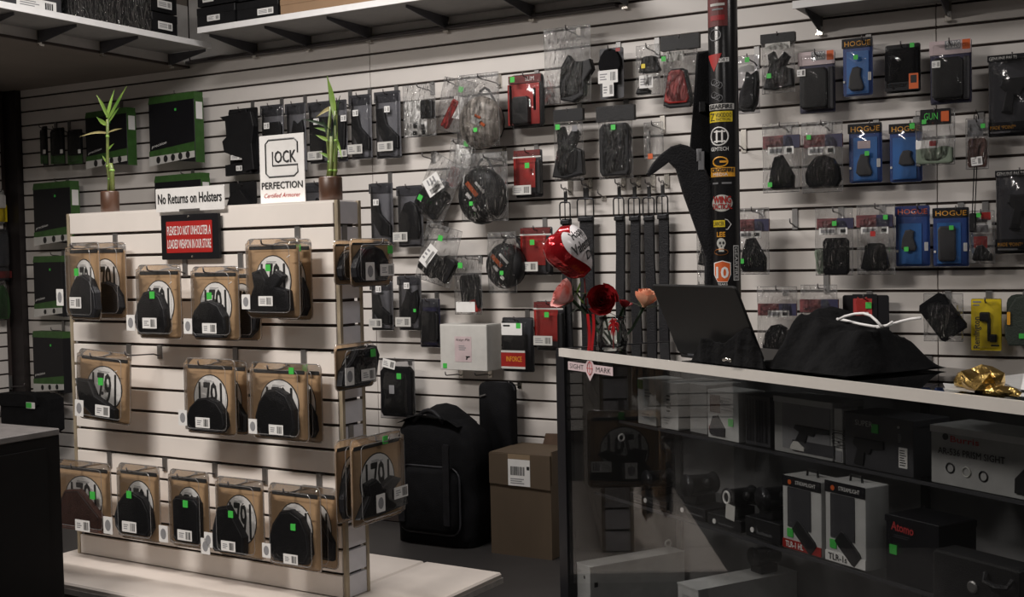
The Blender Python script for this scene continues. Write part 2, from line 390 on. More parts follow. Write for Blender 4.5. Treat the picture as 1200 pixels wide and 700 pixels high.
def goods(kind, face, bbox, label, cat='package', elems=(), off=.075, d=.028, card='paper', tilt=0.0, turn=0.0, hk=True, name=None, r=.008, group=None, film=None, hkx=None, hlabel=None, bright=False, hlen=None):
    loc, W, Hh = face.spot(bbox, off, d)
    x0, y0, x1, y1 = bbox
    T = thing(name or {'bag': 'bagged_goods', 'clam': 'clamshell_pack', 'card': 'carded_pack'}[kind], label, cat, loc, face.rz + turn, group, ry=tilt)
    fx, fz = face.maps(bbox, off, loc)
    sc = fx(x1)-fx(x0); sc /= (x1-x0); sv = (fz(y0)-fz(y1))/(y1-y0)
    seed = RND.uniform(0, 90)
    fy = -d-.0012
    if kind == 'bag': bag_skin(T, W, Hh, d, .12, seed, .004, film)
    if kind == 'clam':
        if card: B().prism(rrect(W*.98, Hh*.98, r, cz=Hh/2), .0, .0016).out('backing_card', card, T)
        clam_mesh(B(), W, Hh, d, r).out('clear_shell', film or 'clam_film', T, True)
    if kind == 'card': B().prism(rrect(W, Hh, r, cz=Hh/2), -.001, .001).out('backing_card', card, T)
    for e in elems:
        k = e[0]
        if k == 'S':
            s_ = (e[3] if len(e) > 3 else 5.2)*sc; B().prism(rrect(s_, s_*1.05, .001, 1, fx(e[1], d), fz(e[2], d)), fy-.001, fy).out('price_sticker', e[4] if len(e) > 4 else 'green_sticker', T)
        elif k == 'L':
            w_, h_ = (e[3]-e[1])*sc, (e[4]-e[2])*sv; cx_, cz = fx((e[1]+e[3])/2, d), fz((e[2]+e[4])/2, d); ro = e[5] if len(e) > 5 else 0
            B().prism(rotm(rrect(w_, h_, .001, 1), ro, cx_, cz), fy-.0006, fy).out('label', e[6] if len(e) > 6 else 'paper', T)
            dx = .22*w_; c, s_ = math.cos(ro), math.sin(ro)
            if w_ > .012:
                bars(T, cx_ - c*w_*.2, cz - s_*w_*.2, w_*.42, h_*.6, fy-.0009, 'print_grey', 3, True, ro)
                bars(T, cx_ + c*w_*.27, cz + s_*w_*.27, w_*.28, h_*.66, fy-.0009, 'print_black', 5, False, ro, 'barcode')
        elif k == 'K':   # contents
            _, sh, a0, b0, a1, b1, m = e[:7]; ro = e[7] if len(e) > 7 else 0; th = e[8] if len(e) > 8 else d*.7
            w_, h_ = (a1-a0)*sc, (b1-b0)*sv
            y_ = -d*.5 if kind == 'bag' else -.003-th/2
            B().prism(shape(sh, w_, h_, fx((a0+a1)/2, -y_), fz((b0+b1)/2, -y_), ro), y_-th/2, y_+th/2, min(th*.35, .006), 2).out(e[9] if len(e) > 9 else 'contents', m, T)
        elif k == 'R':   # printed or pasted panel
            w_, h_ = (e[3]-e[1])*sc, (e[4]-e[2])*sv; yy = e[6] if len(e) > 6 else (-d*.5-.003 if kind == 'bag' else -.0028)
            B().prism(rrect(w_, h_, .0015, 1, fx((e[1]+e[3])/2, -yy), fz((e[2]+e[4])/2, -yy)), yy-.0006, yy).out('printed_panel', e[5], T)
        elif k == 'H':   # header card folded over the top
            w_, h_ = (e[3]-e[1])*sc, (e[4]-e[2])*sv
            B().prism(rrect(w_, h_, .0015, 1, fx((e[1]+e[3])/2, d*.6), fz((e[2]+e[4])/2, d*.6)), -d*.78, -d*.3).out('header_card', e[5], T)
        elif k == 'T':
            w_, h_ = (e[4]-e[2])*sc, (e[5]-e[3])*sv; yy = e[8] if len(e) > 8 else (-d*.8-.0008 if kind == 'bag' else -.0042)
            text(T, e[1], fx((e[2]+e[4])/2, -yy), fz((e[3]+e[5])/2, -yy), w_, h_, yy, e[6], e[7] if len(e) > 7 else 0)
        elif k == 'P':   # free polygon in pixels
            B().prism([(fx(a), fz(b)) for a, b in e[1]], -.004-e[3], -.004, .0015).out(e[4] if len(e) > 4 else 'contents', e[2], T)
    if hk:
        pz = loc.z + Hh - .012
        hp = face.at(hkx, y0+2, off) if hkx else Vector((loc.x, loc.y, 0))
        hp = Vector((hp.x, hp.y, pz))
        g_ = wall_groove(pz) if face in (WALL, LEFT) else gond_groove(pz)
        hook(face, hp, off, hlabel or ('hook for the ' + label), gz=g_, bright=bright, length=hlen)
    return T

# ================================================================ the room
XL, XR, YF, ZC = -5.68, 3.2, -7.2, 2.75
def struct(o): o['kind'] = 'structure'; return o
struct(B().box(((XL+XR)/2, YF/2, -.05), (XR-XL, -YF, .1)).out('floor', 'floor_tile'))
struct(B().box(((XL+XR)/2, YF/2, ZC+.05), (XR-XL, -YF, .1)).out('ceiling', 'ceiling_paint'))
struct(B().box((XR+.05, YF/2, ZC/2), (.1, -YF, ZC)).out('wall_right', 'dim_wall'))
struct(B().box(((XL+XR)/2, YF-.05, ZC/2), (XR-XL, .1, ZC)).out('wall_front', 'dim_wall'))
wb = struct(B().box(((XL+XR)/2, .075, ZC/2), (XR-XL, .122, ZC)).out('wall_back', 'groove'))
wl = struct(B().box((XL-.075, YF/2, ZC/2), (.122, -YF, ZC)).out('wall_left', 'groove'))
SEAM = [-5.58, -3.207, -.778, 1.66, XR]
for x0, x1 in zip(SEAM, SEAM[1:]):
    g = .0016; me = None
    for k in range(-13, 15):
        z0 = GRZ+.0762*k+.0048; z1 = GRZ+.0762*(k+1)-.0048
        if me is None:
            me = B().box((0, .008, 0), (x1-x0-2*g, .0155, z1-z0), bev=.0012).mesh('slat', 'white_laminate')
        put(me, 'slat', wb, ((x0+x1)/2, 0, (z0+z1)/2))
B().box(((-4.30+XR)/2, .006, (2.19+ZC)/2), (XR+4.30, .016, ZC-2.19)).out('upper_board', 'board_white', wb)
B().box(((-4.30-1.98)/2, -.012, 2.172), (2.32, .05, .012)).out('ledge', 'dark_steel', wb)
me = B().box((.008, 0, 0), (.0155, 2.436, .0666), bev=.0012).mesh('slat', 'white_laminate')
for k in range(-13, 14):
    for j in range(2): put(me, 'slat', wl, (XL-.015+.0, -1.22-2.44*j-.06, GRZ+.0762*(k+.5)+.01))
t1 = struct(B().box((-5.632, -.01, 1.05), (.10, .05, 2.19)).out('trim_1', 'pillar'))
# dropped bulkhead along the left wall
bk = struct(B().box(((XL-4.312)/2, -2.4, (2.148+ZC)/2), (-4.312-XL, 4.8, ZC-2.148)).out('wall_bulkhead', 'soffit'))
B().box((-4.306, -2.4, 2.30), (.012, 4.78, .30)).out('face_board', 'board_white', bk)
B().box((-4.304, -2.4, 2.152), (.016, 4.78, .010)).out('edge_strip', 'groove', bk)

# high shelves on brackets
def shelf_bracket(parent, loc, depth, rz, drop=.052):
    b = B(); b.prism([(0, 0), (depth*.86, 0), (depth*.86, -.012), (.028, -drop), (0, -drop)], -.002, .002)
    b.out('bracket', 'bracket', parent, loc=loc, rot=(0, 0, rz))
    b = B(); b.box((.004, 0, -drop*.55), (.006, .022, drop*1.1)); b.box((.012, 0, -drop-.012), (.018, .024, .008)); b.out('bracket_foot', 'bright_steel', parent, loc=loc, rot=(0, 0, rz))
def high_shelf(label, x0, x1, y0, y1, z, brs, axis, group=None):
    T = thing('wall_shelf', label, 'shelf', ((x0+x1)/2, (y0+y1)/2, z))
    mx, my = (x0+x1)/2, (y0+y1)/2
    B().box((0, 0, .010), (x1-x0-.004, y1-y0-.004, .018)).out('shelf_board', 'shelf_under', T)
    if axis == 'x':
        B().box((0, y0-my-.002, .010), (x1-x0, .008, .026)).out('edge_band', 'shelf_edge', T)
        for x in brs: shelf_bracket(T, (x-mx, y1-my-.004, 0), y1-y0, -PI/2)
    else:
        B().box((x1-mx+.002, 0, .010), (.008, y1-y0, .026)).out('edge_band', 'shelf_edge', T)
        for y in brs: shelf_bracket(T, (x0-mx+.004, y-my, 0), x1-x0, 0)
    return T
def wx(px, py): return WALL.at(px, py).x
high_shelf('long white shelf on dark brackets across the back wall above the hanging holsters', -3.885, -1.98, -.365, -.003, 2.222, [wx(302, 55), wx(365, 48), wx(436, 38), wx(526, 28), wx(626, 15), wx(735, 5)], 'x')
high_shelf('white shelf along the dropped bulkhead holding black boxes', -4.30, -4.02, -2.6, -.15, 2.198, [hit(a_, b_, (1, 0, 0), (-4.30, 0, 0)).y for a_, b_ in ((197, 66), (117, 52), (44, 40), (-30, 28))]+[-1.75, -2.2], 'y')
high_shelf('short shallow white shelf above the hanging grip packs', -1.215, 1.4, -.22, -.003, 2.036, [wx(962, 30), wx(1112, 15), wx(1250, 8), .4, 1.1], 'x')

# ================================================================ free-standing gondola
GT = GG+.0762; GB = .157
gon = thing('slatwall_gondola', 'free-standing white slatwall display with tan edge trim and low wide base', 'display stand', (G0.x, G0.y, 0), GA)
W_ = 1.222
B().box((-W_/2+.004, .053, (GT+GB)/2), (W_-.02, .08, GT-GB-.01)).out('core_panel', 'groove', gon)
B().box((-W_/2+.004, .0535, GT-.004), (W_+.004, .107, .008)).out('top_cap', 'gondola_laminate', gon)
mf = B().box((0, .006, 0), (W_-.012, .0125, .0762-.0096), bev=.0012).mesh('slat', 'gondola_laminate')
mbk = B().box((0, .101, 0), (W_-.012, .0125, .0762-.0096), bev=.0012).mesh('slat', 'gondola_laminate')
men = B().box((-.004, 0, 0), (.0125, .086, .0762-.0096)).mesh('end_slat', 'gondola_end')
for j in range(-1, 15):
    zc = GG-.0762*(j+.5)
    put(mf, 'slat', gon, (-W_/2+.002, 0, zc)); put(mbk, 'slat', gon, (-W_/2+.002, 0, zc))
    put(men, 'end_slat', gon, (.010, .0535, zc)); put(men, 'end_slat', gon, (-W_+.0, .0535, zc))
for u, v in ((.009, .004), (.009, .103), (-W_+.0, .004), (-W_+.0, .103)):
    B().box((u, v, (GT+GB)/2), (.013, .012, GT-GB)).out('corner_trim', 'tan_trim', gon)
# base: two platform boards on a recessed plinth
for (u0, u1) in ((-1.285, -.044), (-.038, .268)):
    B().box(((u0+u1)/2, .10, GB-.019), (u1-u0, .765, .036), bev=.006).out('base_board', 'base_board', gon)
    B().box(((u0+u1)/2, .10, GB-.028), (u1-u0+.004, .769, .018)).out('edge_band', 'base_edge', gon)
B().box((-.51, .10, (GB-.037)/2), (1.4, .66, GB-.037)).out('plinth', 'groove', gon)

# black cabinet at the left
K0 = onz(70, 502, .72)
cab = thing('black_cabinet', 'low black cabinet with a dusty grey top beside the white display', 'cabinet', (K0.x-.30, K0.y-.55, 0))
B().box((0, 0, .35), (.596, 1.096, .70)).out('body', 'cabinet_black', cab)
B().box((0, 0, .71), (.60, 1.10, .02), bev=.003).out('top', 'cabinet_top', cab)
B().box((.301, 0, .36), (.006, 1.0, .62)).out('side_panel', 'cabinet_black', cab)

# ================================================================ glass counter
CL, CD = 1.84, .40
cnt = thing('glass_display_counter', 'black-framed glass display counter with a white front edge strip', 'display case', (C0.x, C0.y, 0), CA)
B().box((CL/2, CD/2, .06), (CL, CD, .12)).out('plinth', 'black_metal', cnt)
B().box((CL/2, CD/2, .135), (CL-.01, CD-.01, .03)).out('deck', 'case_deck', cnt)
for u in (.004, CL): B().box((u, .012, CZ/2), (.045, .03, CZ-.03)).out('corner_post', 'black_metal', cnt)
for u in (.004, CL): B().box((u, CD-.012, CZ/2), (.03, .024, CZ-.03)).out('corner_post', 'black_metal', cnt)
B().box((.018, CD/2, .52), (.012, CD-.04, .76)).out('end_panel', 'case_dark', cnt)
B().box((CL-.018, CD/2, .52), (.012, CD-.04, .76)).out('end_panel', 'case_dark', cnt)
ud = cuv(cplane(1090, 520, CD))[0]
for a, b_ in ((.03, ud-.01), (ud+.01, CL-.03)):
    B().box(((a+b_)/2, CD-.008, .52), (b_-a, .006, .74)).out('back_door', 'case_back', cnt)
B().box((ud, CD-.014, .52), (.018, .018, .76)).out('door_stile', 'black_metal', cnt)
u0 = cuv(cplane(819, 520, CD-.03))[0]
B().box((.06, CD-.02, .52), (.022, .006, .74)).out('shelf_standard', 'steel', cnt)
B().box((CL/2, .004, .52), (CL-.05, .006, .755)).out('front_glass', 'case_glass', cnt)
B().box((CL/2, CD/2, CZ-.006), (CL-.004, CD-.01, .008)).out('top_glass', 'top_glass', cnt)
B().box((CL/2, .002, CZ-.011), (CL, .012, .024)).out('edge_strip', 'white_trim', cnt)
B().box((CL/2, CD-.006, CZ-.014), (CL, .012, .02)).out('back_rail', 'black_metal', cnt)
B().box((-.012, CD/2, CZ-.014), (.02, CD, .026)).out('end_rail', 'black_metal', cnt)
V1, V2 = .185, .095
S1 = cplane(902, 528, V1).z; S2 = cplane(960, 656, V2).z
for V, z in ((V1, S1), (V2, S2)):
    B().box((CL/2, (V+CD-.02)/2, z-.004), (CL-.06, CD-.02-V, .007)).out('glass_shelf', 'case_glass', cnt)
    B().box((CL/2, V, z-.004), (CL-.06, .003, .008)).out('shelf_edge', 'dark_grey', cnt)
for px, py in ((728, 513), (812, 632)):
    p = hit(px, py, cx, C0 + cx*.025); v = cuv(p)[1]
    b = B(); b.tube([(0, .010*math.cos(a*PI/6), .010*math.sin(a*PI/6)) for a in range(13)], .003, 5, False)
    b.out('grommet', 'paper', cnt, True, loc=(.026, min(.36, v), p.z))
# maker's sticker inside the front glass
q = cplane(691, 432, -.001); u, v = cuv(q)
L_ = (cplane(717, 432, 0)-cplane(665, 432, 0)).length
st = B(); st.prism([(-.5*L_, -.012), (-.09*L_, -.012), (0, -.036), (.09*L_, -.012), (.5*L_, -.012), (.5*L_, .012), (.09*L_, .012), (0, .036), (-.09*L_, .012), (-.5*L_, .012)], -.0006, 0)
so = st.out('maker_sticker', 'pink_header', cnt, loc=(u, -.0, q.z), label='white sticker with a red diamond emblem')
text(so, 'SIGHT', -.3*L_, 0, .32*L_, .014, -.001, 'print_black'); text(so, 'MARK', .3*L_, 0, .32*L_, .014, -.001, 'print_black')
b = B(); b.tube([(.013*math.cos(a*PI/8), -.001, .018*math.sin(a*PI/8)) for a in range(17)], .0012, 4, False); b.tube([(-.016, -.001, 0), (.016, -.001, 0)], .001, 4); b.tube([(0, -.001, -.022), (0, -.001, .022)], .001, 4)
b.out('emblem', 'print_red', so)

# ================================================================ goods on the gondola
LOGO = '1791'
def holster_pack(face, bbox, label, off=.115, d=.025, sil='dome', hol=None, hm='black_leather', sticker=None, bar=None, seal=None, turn=0.0, tilt=0.0, rear=None, hkx=None, logo=True, name='holster_pack', pin=None, card=None, hkoff=None):
    """kraft-carded holster in a clear shell; hol, sticker, bar, seal in photo pixels"""
    x0, y0, x1, y1 = bbox
    loc, W, Hh = face.spot(bbox, off, d)
    T = thing(name, label, 'holster pack', loc, face.rz+turn, 'kraft-carded holster packs on the white display', ry=tilt)
    fx, fz = face.maps(bbox, off, loc)
    sc = (fx(x1)-fx(x0))/(x1-x0); sz = (fz(y0)-fz(y1))/(y1-y0); hd = d*.6
    c0 = .10*Hh
    B().prism(rrect(W*.94, Hh*.875, .010, cz=Hh*.455), 0, .0016).out('kraft_card', 'kraft', T)
    B().prism(rrect(W*.88, Hh*.045, .002, 1, 0, Hh*.885), -.0022, -.0002).out('top_strip', 'print_black', T)
    clam_mesh(B(), W, Hh, d, .016).out('clear_shell', 'clam_film', T, True)
    for yy_, ii in ((-.001, .002), (-d, .020)):
        rr_ = rrect(W-2*ii, Hh-2*ii, .016, 3, 0, Hh/2); B().tube([(x, yy_, z) for x, z in rr_+rr_[:1]], .0013, 4, False).out('shell_rim', 'rim_film', T, True)
    ew, eh, ez = W*.68, Hh*.64, Hh*.47
    B().prism(ell(ew, eh, 28, 0, ez), -.0010, -.0002).out('oval_border', 'print_black', T)
    ov = B().prism(ell(ew*.95, eh*.955, 28, 0, ez), -.0016, -.0008).out('oval_panel', 'paper', T)
    text(ov, LOGO, 0, ez-.01*Hh, ew*.66, eh*.70, -.0021, 'print_black', bold=.0016)
    bars(ov, 0, ez+eh*.36, ew*.34, eh*.05, -.0021, 'print_grey', 2)
    if hol:
        a0, b0, a1, b1 = hol
        hb = B().prism(shape(sil, (a1-a0)*sc, (b1-b0)*sz, fx((a0+a1)/2, hd), fz((b0+b1)/2, hd)), -d*.92, -.003, .006, 2).out('holster', hm, T)
        pol = shape(sil, (a1-a0)*sc*.9, (b1-b0)*sz*.9, fx((a0+a1)/2, hd), fz((b0+b1)/2, hd))
        B().tube([(x, -d*.92-.0004, z) for x, z in pol+pol[:1]], .0011, 4, False).out('stitching', 'dark_grey', hb)
        B().tube([(fx((a0*.3+a1*.7), hd), -d*.80, fz(b1*.3+b0*.7, hd)), (fx((a0*.3+a1*.7), hd), -d*.90, fz(b1*.3+b0*.7, hd))], .006, 8).out('snap', 'gunmetal', hb)
    if sticker: B().prism(rrect(5.6*sc, 5.8*sc, .001, 1, fx(sticker[0], d), fz(sticker[1], d)), -d-.003, -d-.0012).out('price_sticker', 'green_sticker', T)
    if bar:
        w_, h_ = 16.5*sc, 8.6*sc
        L = B().prism(rrect(w_, h_, .001, 1, fx(bar[0], d), fz(bar[1], d)), -d-.0025, -d-.0012).out('label', 'paper', T)
        bars(L, fx(bar[0], d)-w_*.2, fz(bar[1], d), w_*.36, h_*.55, -d-.0030, 'print_grey', 3); bars(L, fx(bar[0], d)+w_*.26, fz(bar[1], d), w_*.34, h_*.72, -d-.0030, 'print_black', 5, False, name='barcode')
    if seal:
        w_, h_ = 10*sc, 13*sc
        L = B().prism(rrect(w_, h_, .001, 1, fx(seal[0], d), fz(seal[1], d)), -d-.0025, -d-.0012).out('seal_label', 'paper', T)
        o_ = B().prism(ell(w_*.62, h_*.66, 14, fx(seal[0], d), fz(seal[1], d)), -d-.0030, -d-.0026).out('oval_mark', 'print_grey', L)
    if pin: # plastic loop tag
        B().tube([(fx(pin[0], d), -d*.9, fz(pin[1], d)), (fx(pin[0], d)+.018, -d-.004, fz(pin[1], d)+.006)], .0013, 5).out('tag_loop', 'paper', T)
    pz = loc.z+Hh-.020
    if hkoff is None: hook(face, Vector((loc.x, loc.y, pz)), off, 'hook for the '+label, gz=gond_groove(pz), length=off+.05)
    return T
def rear_pack(face, bbox, label, off, sil='dome', hol=None, turn=0.0, sticker=None, tilt=0):
    return holster_pack(face, bbox, label, off=off, d=.024, sil=sil, hol=hol, sticker=sticker, turn=turn, tilt=tilt, hkoff=1)
D2R = PI/180
# top row
holster_pack(GF, (70, 284, 122, 376), 'holster pack at the left end of the top row, left of two', sil='dome', hol=(79, 322, 119, 372), sticker=(91, 319), bar=(88, 355), seal=(66, 349), turn=-8*D2R, off=.135)
rear_pack(GF, (96, 284, 146, 374), 'rear holster pack showing beside the top row left end pack', .05, hol=(105, 330, 140, 368), turn=6*D2R)
holster_pack(GF, (155, 310, 213, 398), 'top row holster pack under the red sign, left one', sil='dome', hol=(159, 340, 196, 392), sticker=(179, 346), bar=(175, 379), seal=(153, 379), pin=(198, 333))
holster_pack(GF, (219, 312, 281, 400), 'top row holster pack under the red sign, right one', sil='dome', hol=(224, 352, 266, 396), sticker=(246, 347), bar=(245, 385), seal=(220, 383), pin=(268, 333))
rear_pack(GF, (256, 314, 306, 400), 'rear holster pack behind the right one under the red sign', .045, sil='boot', hol=(262, 350, 303, 396))
holster_pack(GF, (283, 279, 352, 374), 'top row pack with a winged black holster and silver clip', sil='winged', hol=(288, 315, 340, 368), sticker=(315, 314), bar=(311, 353), seal=(288, 354), pin=(336, 302))
rear_pack(GF, (316, 280, 366, 376), 'rear pack behind the winged black holster', .05, hol=(325, 320, 360, 370), sticker=(351, 291))
# middle row
holster_pack(GF, (84, 411, 152, 496), 'tilted holster pack alone at the left of the middle row', sil='ell', hol=(88, 447, 134, 491), sticker=(117, 447), bar=(119, 481), seal=(92, 482), tilt=3*D2R, pin=(132, 434))
holster_pack(GF, (211, 420, 277, 511), 'middle row pack with a peaked five-sided black holster', sil='dome', hol=(219, 466, 265, 506), bar=(237, 496), seal=(214, 492))
rear_pack(GF, (240, 422, 291, 510), 'rear pack behind the peaked five-sided holster', .05, sil='wedge', hol=(248, 455, 286, 505))
holster_pack(GF, (288, 425, 362, 518), 'middle row pack with a wide black holster and two green stickers', sil='dome', hol=(300, 455, 347, 512), sticker=(343, 434), bar=(323, 504), seal=(296, 502))
rear_pack(GF, (326, 426, 378, 520), 'rear pack behind the wide black holster with two green stickers', .045, hol=(335, 470, 370, 512), sticker=(359, 431))
# bottom row
holster_pack(GF, (60, 540, 131, 625), 'bottom row pack with a brown leather holster beside the black cabinet', sil='wedge', hm='brown_leather', hol=(64, 574, 119, 622), sticker=(109, 579), bar=(96, 616), seal=(126, 611))
holster_pack(GF, (133, 544, 188, 636), 'bottom row pack with a broad black holster beside the brown one', sil='dome', hol=(135, 577, 178, 627), sticker=(152, 581), bar=(151, 619), seal=(191, 621))
holster_pack(GF, (193, 551, 246, 645), 'bottom row pack with a narrow upright black holster', sil='mag', hol=(204, 583, 234, 636), sticker=(218, 591), bar=(216, 628), seal=(240, 637))
holster_pack(GF, (248, 560, 310, 656), 'bottom row pack with a leaning black holster and clip', sil='wedge', hol=(247, 594, 287, 650), sticker=(271, 604), bar=(267, 642), seal=(244, 638), pin=(284, 592))
holster_pack(GF, (310, 568, 377, 670), 'bottom row pack with a large black holster at the row end', sil='dome', hol=(316, 598, 364, 660), sticker=(344, 618), bar=(340, 656), seal=(312, 650), pin=(357, 600))
rear_pack(GF, (346, 570, 396, 668), 'rear pack behind the large black holster at the row end', .045, sil='wedge', hol=(352, 600, 390, 655))
# end face
holster_pack(GE, (410, 279, 465, 336), 'upper holster pack on the narrow end of the white display', off=.10, sil='dome', hol=(415, 288, 455, 330), sticker=(457, 293), bar=(453, 317), seal=(433, 318))
rear_pack(GE, (391, 281, 432, 334), 'rear holster pack behind the upper one on the display end', .045, hol=(398, 295, 425, 328))
holster_pack(GE, (392, 401, 446, 457), 'middle holster pack on the narrow end of the white display', off=.07, sil='boot', hol=(398, 408, 444, 453), sticker=(437, 416), bar=(431, 441), seal=(409, 440))
holster_pack(GE, (411, 508, 479, 614), 'lowest holster pack on the narrow end of the white display', off=.10, sil='winged', hol=(419, 560, 476, 604), sticker=(452, 517), bar=(469, 584), seal=(445, 590))
rear_pack(GE, (393, 512, 440, 612), 'rear holster pack behind the lowest one on the display end', .04, hol=(400, 545, 430, 605))
# empty hooks on the gondola
for px, py, lb in ((188, 413, 'empty hook between the middle row packs on the white display'),):
    p = GF.at(px, py, .0); hook(GF, p + GF.n*.0, 0, lb, length=.15, gz=gond_groove(p.z))

# ================================================================ goods on the back wall: left end, green boxed sets
def tray_box(bbox, label, off=.05, d=.055, circ=4, side=True, dots=True, face=WALL, tilt=0, hk=True):
    loc, W, Hh = face.spot(bbox, off, 0); x0, y0, x1, y1 = bbox
    T = thing('boxed_set', label, 'package', loc, face.rz-.10, 'black and green boxed sets', ry=tilt)
    B().prism([(-W/2, Hh*.10), (W/2, 0.02*Hh), (W/2, Hh*.94), (-W/2, Hh*.94)], -d, -.001, .003).out('carton', 'black_metal', T)
    B().prism([(-W/2, Hh*.90), (W/2, Hh*.90), (W/2+.002, Hh), (-W/2+.01, Hh)], -d-.001, -.002).out('green_flap', 'green_card', T)
    B().prism([(-W/2, Hh*.12), (W/2*.98, Hh*.14), (W/2*.98, Hh*.30), (-W/2, Hh*.22)], -d-.0018, -d-.0004).out('green_band', 'green_card', T)
    s_ = B().prism([(-W/2, 0), (-W*.32, Hh*.02), (W/2*.98, Hh*.08), (W/2*.98, Hh*.17), (-W/2, Hh*.14)], -d-.004, -d-.0019).out('white_strip', 'paper_dim', T)
    for k in range(circ):
        f = (k+1.3)/(circ+1.2); B().prism(ell(W*.085, W*.10, 12, -W/2+W*f, Hh*(.075+.055*f)), -d-.006, -d-.004).out('round_mark', 'print_black', s_)
    if side:
        g = B().box((W/2+.001, -d/2, Hh*.47), (.002, d*.96, Hh*.92)).out('green_side', 'green_card', T)
        B().box((W/2+.003, -d/2, Hh*.74), (.001, d*.7, Hh*.24)).out('barcode_label', 'paper', g)
    text(T, 'precision', -W*.28, Hh*.30, W*.34, Hh*.05, -d-.0012, 'paper', rot=.15, shear=.3)
    B().prism(rrect(.012, .012, .001, 1, W*.1, Hh*.78), -d-.002, -d-.0004).out('price_sticker', 'green_sticker', T)
    if hk: hook(face, Vector((loc.x, loc.y, loc.z+Hh+.004)), off, 'hook for the '+label, gz=wall_groove(loc.z+Hh+.006))
    return T
tray_box((108, 130, 163, 197), 'smaller black and green boxed set behind the tall bamboo')
tray_box((182, 112, 242, 194), 'larger black and green boxed set beside the bamboo top', circ=5)
tray_box((47, 214, 97, 288), 'black and green boxed set behind the display edge, upper', circ=3)
tray_box((48, 300, 86, 372), 'black and green boxed set mostly hidden behind the top row pack', circ=2, side=False)
tray_box((47, 388, 88, 460), 'black and green boxed set low behind the display edge', circ=3, side=False)
tray_box((189, 205, 250, 282), 'black and green boxed set behind the no returns card', circ=4)
for k, (a, b_) in enumerate(((46, 56), (58, 76), (78, 97))):
    goods('clam', WALL, (a, 147+2*k, b_, 195-k), ['slim black pack in the dark corner, first of three', 'green striped pack in the dark corner, middle of three', 'green edged pack in the dark corner, beside the boxed set'][k], elems=[('R', a+1, 170, b_-1, 192, 'green_card'), ('K', 'mag', a+2, 152, b_-2, 182, 'black_plastic'), ('S', b_-4, 178, 3, 'paper')], card='black_metal', d=.02)
# left wall
goods('clam', LEFT, (-9, 222, 9, 262), 'yellow and white pack hanging on the left side wall', elems=[('R', -8, 240, 8, 260, 'yellow_card'), ('K', 'mag', -6, 228, 6, 244, 'paper')], off=.03, card='paper')
goods('clam', LEFT, (-5, 268, 14, 330), 'dark pack with a pink tab hanging on the left side wall', elems=[('R', -3, 318, 13, 326, 'red_dark'), ('K', 'mag', -3, 275, 10, 312, 'dark_grey')], off=.05, card='dark_grey')
goods('clam', LEFT, (-8, 330, 12, 376), 'dark green pouch hanging on the left side wall', elems=[('K', 'dome', -6, 334, 11, 374, 'green_dark')], off=.06, card=None)
p = LEFT.at(12, 452); hook(LEFT, p, 0, 'empty hook low on the left side wall', length=.12, gz=wall_groove(p.z))

# ================================================================ clamshell holsters, row by row
def hol_clam(bbox, label, sil='ell', stick=None, lab=None, tone='mid_grey', hol=None, off=.07, green=None, d=.022):
    x0, y0, x1, y1 = bbox; w_ = x1-x0; h_ = y1-y0
    el = [('R', x0+w_*.06, y0+1, x1-w_*.06, y0+h_*.17, 'dark_grey')]
    hb = hol or (x0+w_*.14, y0+h_*.26, x1-w_*.10, y1-h_*.14)
    el.append(('K', sil, *hb, 'black_plastic', 0, d*.6, 'holster'))
    if stick: el.append(('L', stick[0]-3.2, stick[1]-3.6, stick[0]+3.2, stick[1]+3.6))
    if lab: el.append(('L', *lab, 0, 'paper_dim'))
    if green: el.append(('S', *green))
    return goods('clam', WALL, bbox, label, 'holster pack', el, off, d, card=tone, r=.006, film='smoke_film', group='black holsters in smoky clamshells')
# bare holster on a hanger
T = goods('card', WALL, (264, 126, 303, 205), 'bare black holster on a hanger card beside the larger boxed set', 'holster', [('P', [(264, 136), (300, 133), (303, 150), (300, 170), (302, 200), (292, 202), (288, 186), (282, 184), (268, 178), (266, 165), (271, 160), (270, 142)], 'black_plastic', .03, 'holster'), ('P', [(271, 131), (292, 129), (292, 133), (271, 135)], 'black_plastic', .012, 'hanger'), ('L', 270, 181, 286, 187), ('L', 276, 194, 283, 200), ('P', [(267, 193), (297, 190), (297, 204), (267, 206)], 'black_plastic', .02, 'belt_clip')], off=.07, card='black_plastic', d=.03)
hol_clam((304, 122, 333, 204), 'smoky clamshell holster behind the square logo card, left', 'mag', (313, 147))
hol_clam((333, 120, 359, 202), 'smoky clamshell holster behind the square logo card, right', 'boot', None)
hol_clam((359, 118, 393, 192), 'smoky clamshell holster beside the second bamboo, holster upright', 'mag', (371, 142), (360, 177, 377, 187))
hol_clam((391, 116, 407, 190), 'narrow smoky clamshell holster behind the second bamboo', 'boot', (403, 139), (394, 176, 406, 184))
hol_clam((408, 110, 436, 187), 'smoky clamshell holster between bamboo and clear bags, left one', 'ell', (417, 132), (407, 169, 424, 180))
hol_clam((437, 106, 470, 186), 'smoky clamshell holster between bamboo and clear bags, right one', 'ell', (454, 128), (442, 166, 460, 177))
goods('card', WALL, (264, 213, 301, 240), 'black holster hanging behind the no returns card', 'holster', [('K', 'wedge', 264, 222, 300, 262, 'black_plastic', 0, .03, 'holster')], off=.07, card='black_plastic', d=.03)
hol_clam((354, 213, 392, 285), 'smoky clamshell holster behind the second bamboo pot', 'boot')
hol_clam((431, 214, 461, 288), 'smoky clamshell with a bent holster above the upper end pack', 'ell', (441, 237))
hol_clam((463, 217, 496, 290), 'smoky clamshell with a rounded holster beside the tilted clear bag', 'dome', None, (460, 272, 477, 283))
hol_clam((432, 330, 461, 388), 'smoky clamshell below the upper end pack, bent holster', 'ell', (444, 339), (432, 374, 447, 384))
hol_clam((464, 323, 494, 388), 'smoky clamshell with a stubby holster and green dot', 'boot', (477, 335), (463, 372, 481, 383), green=(486, 364, 3))
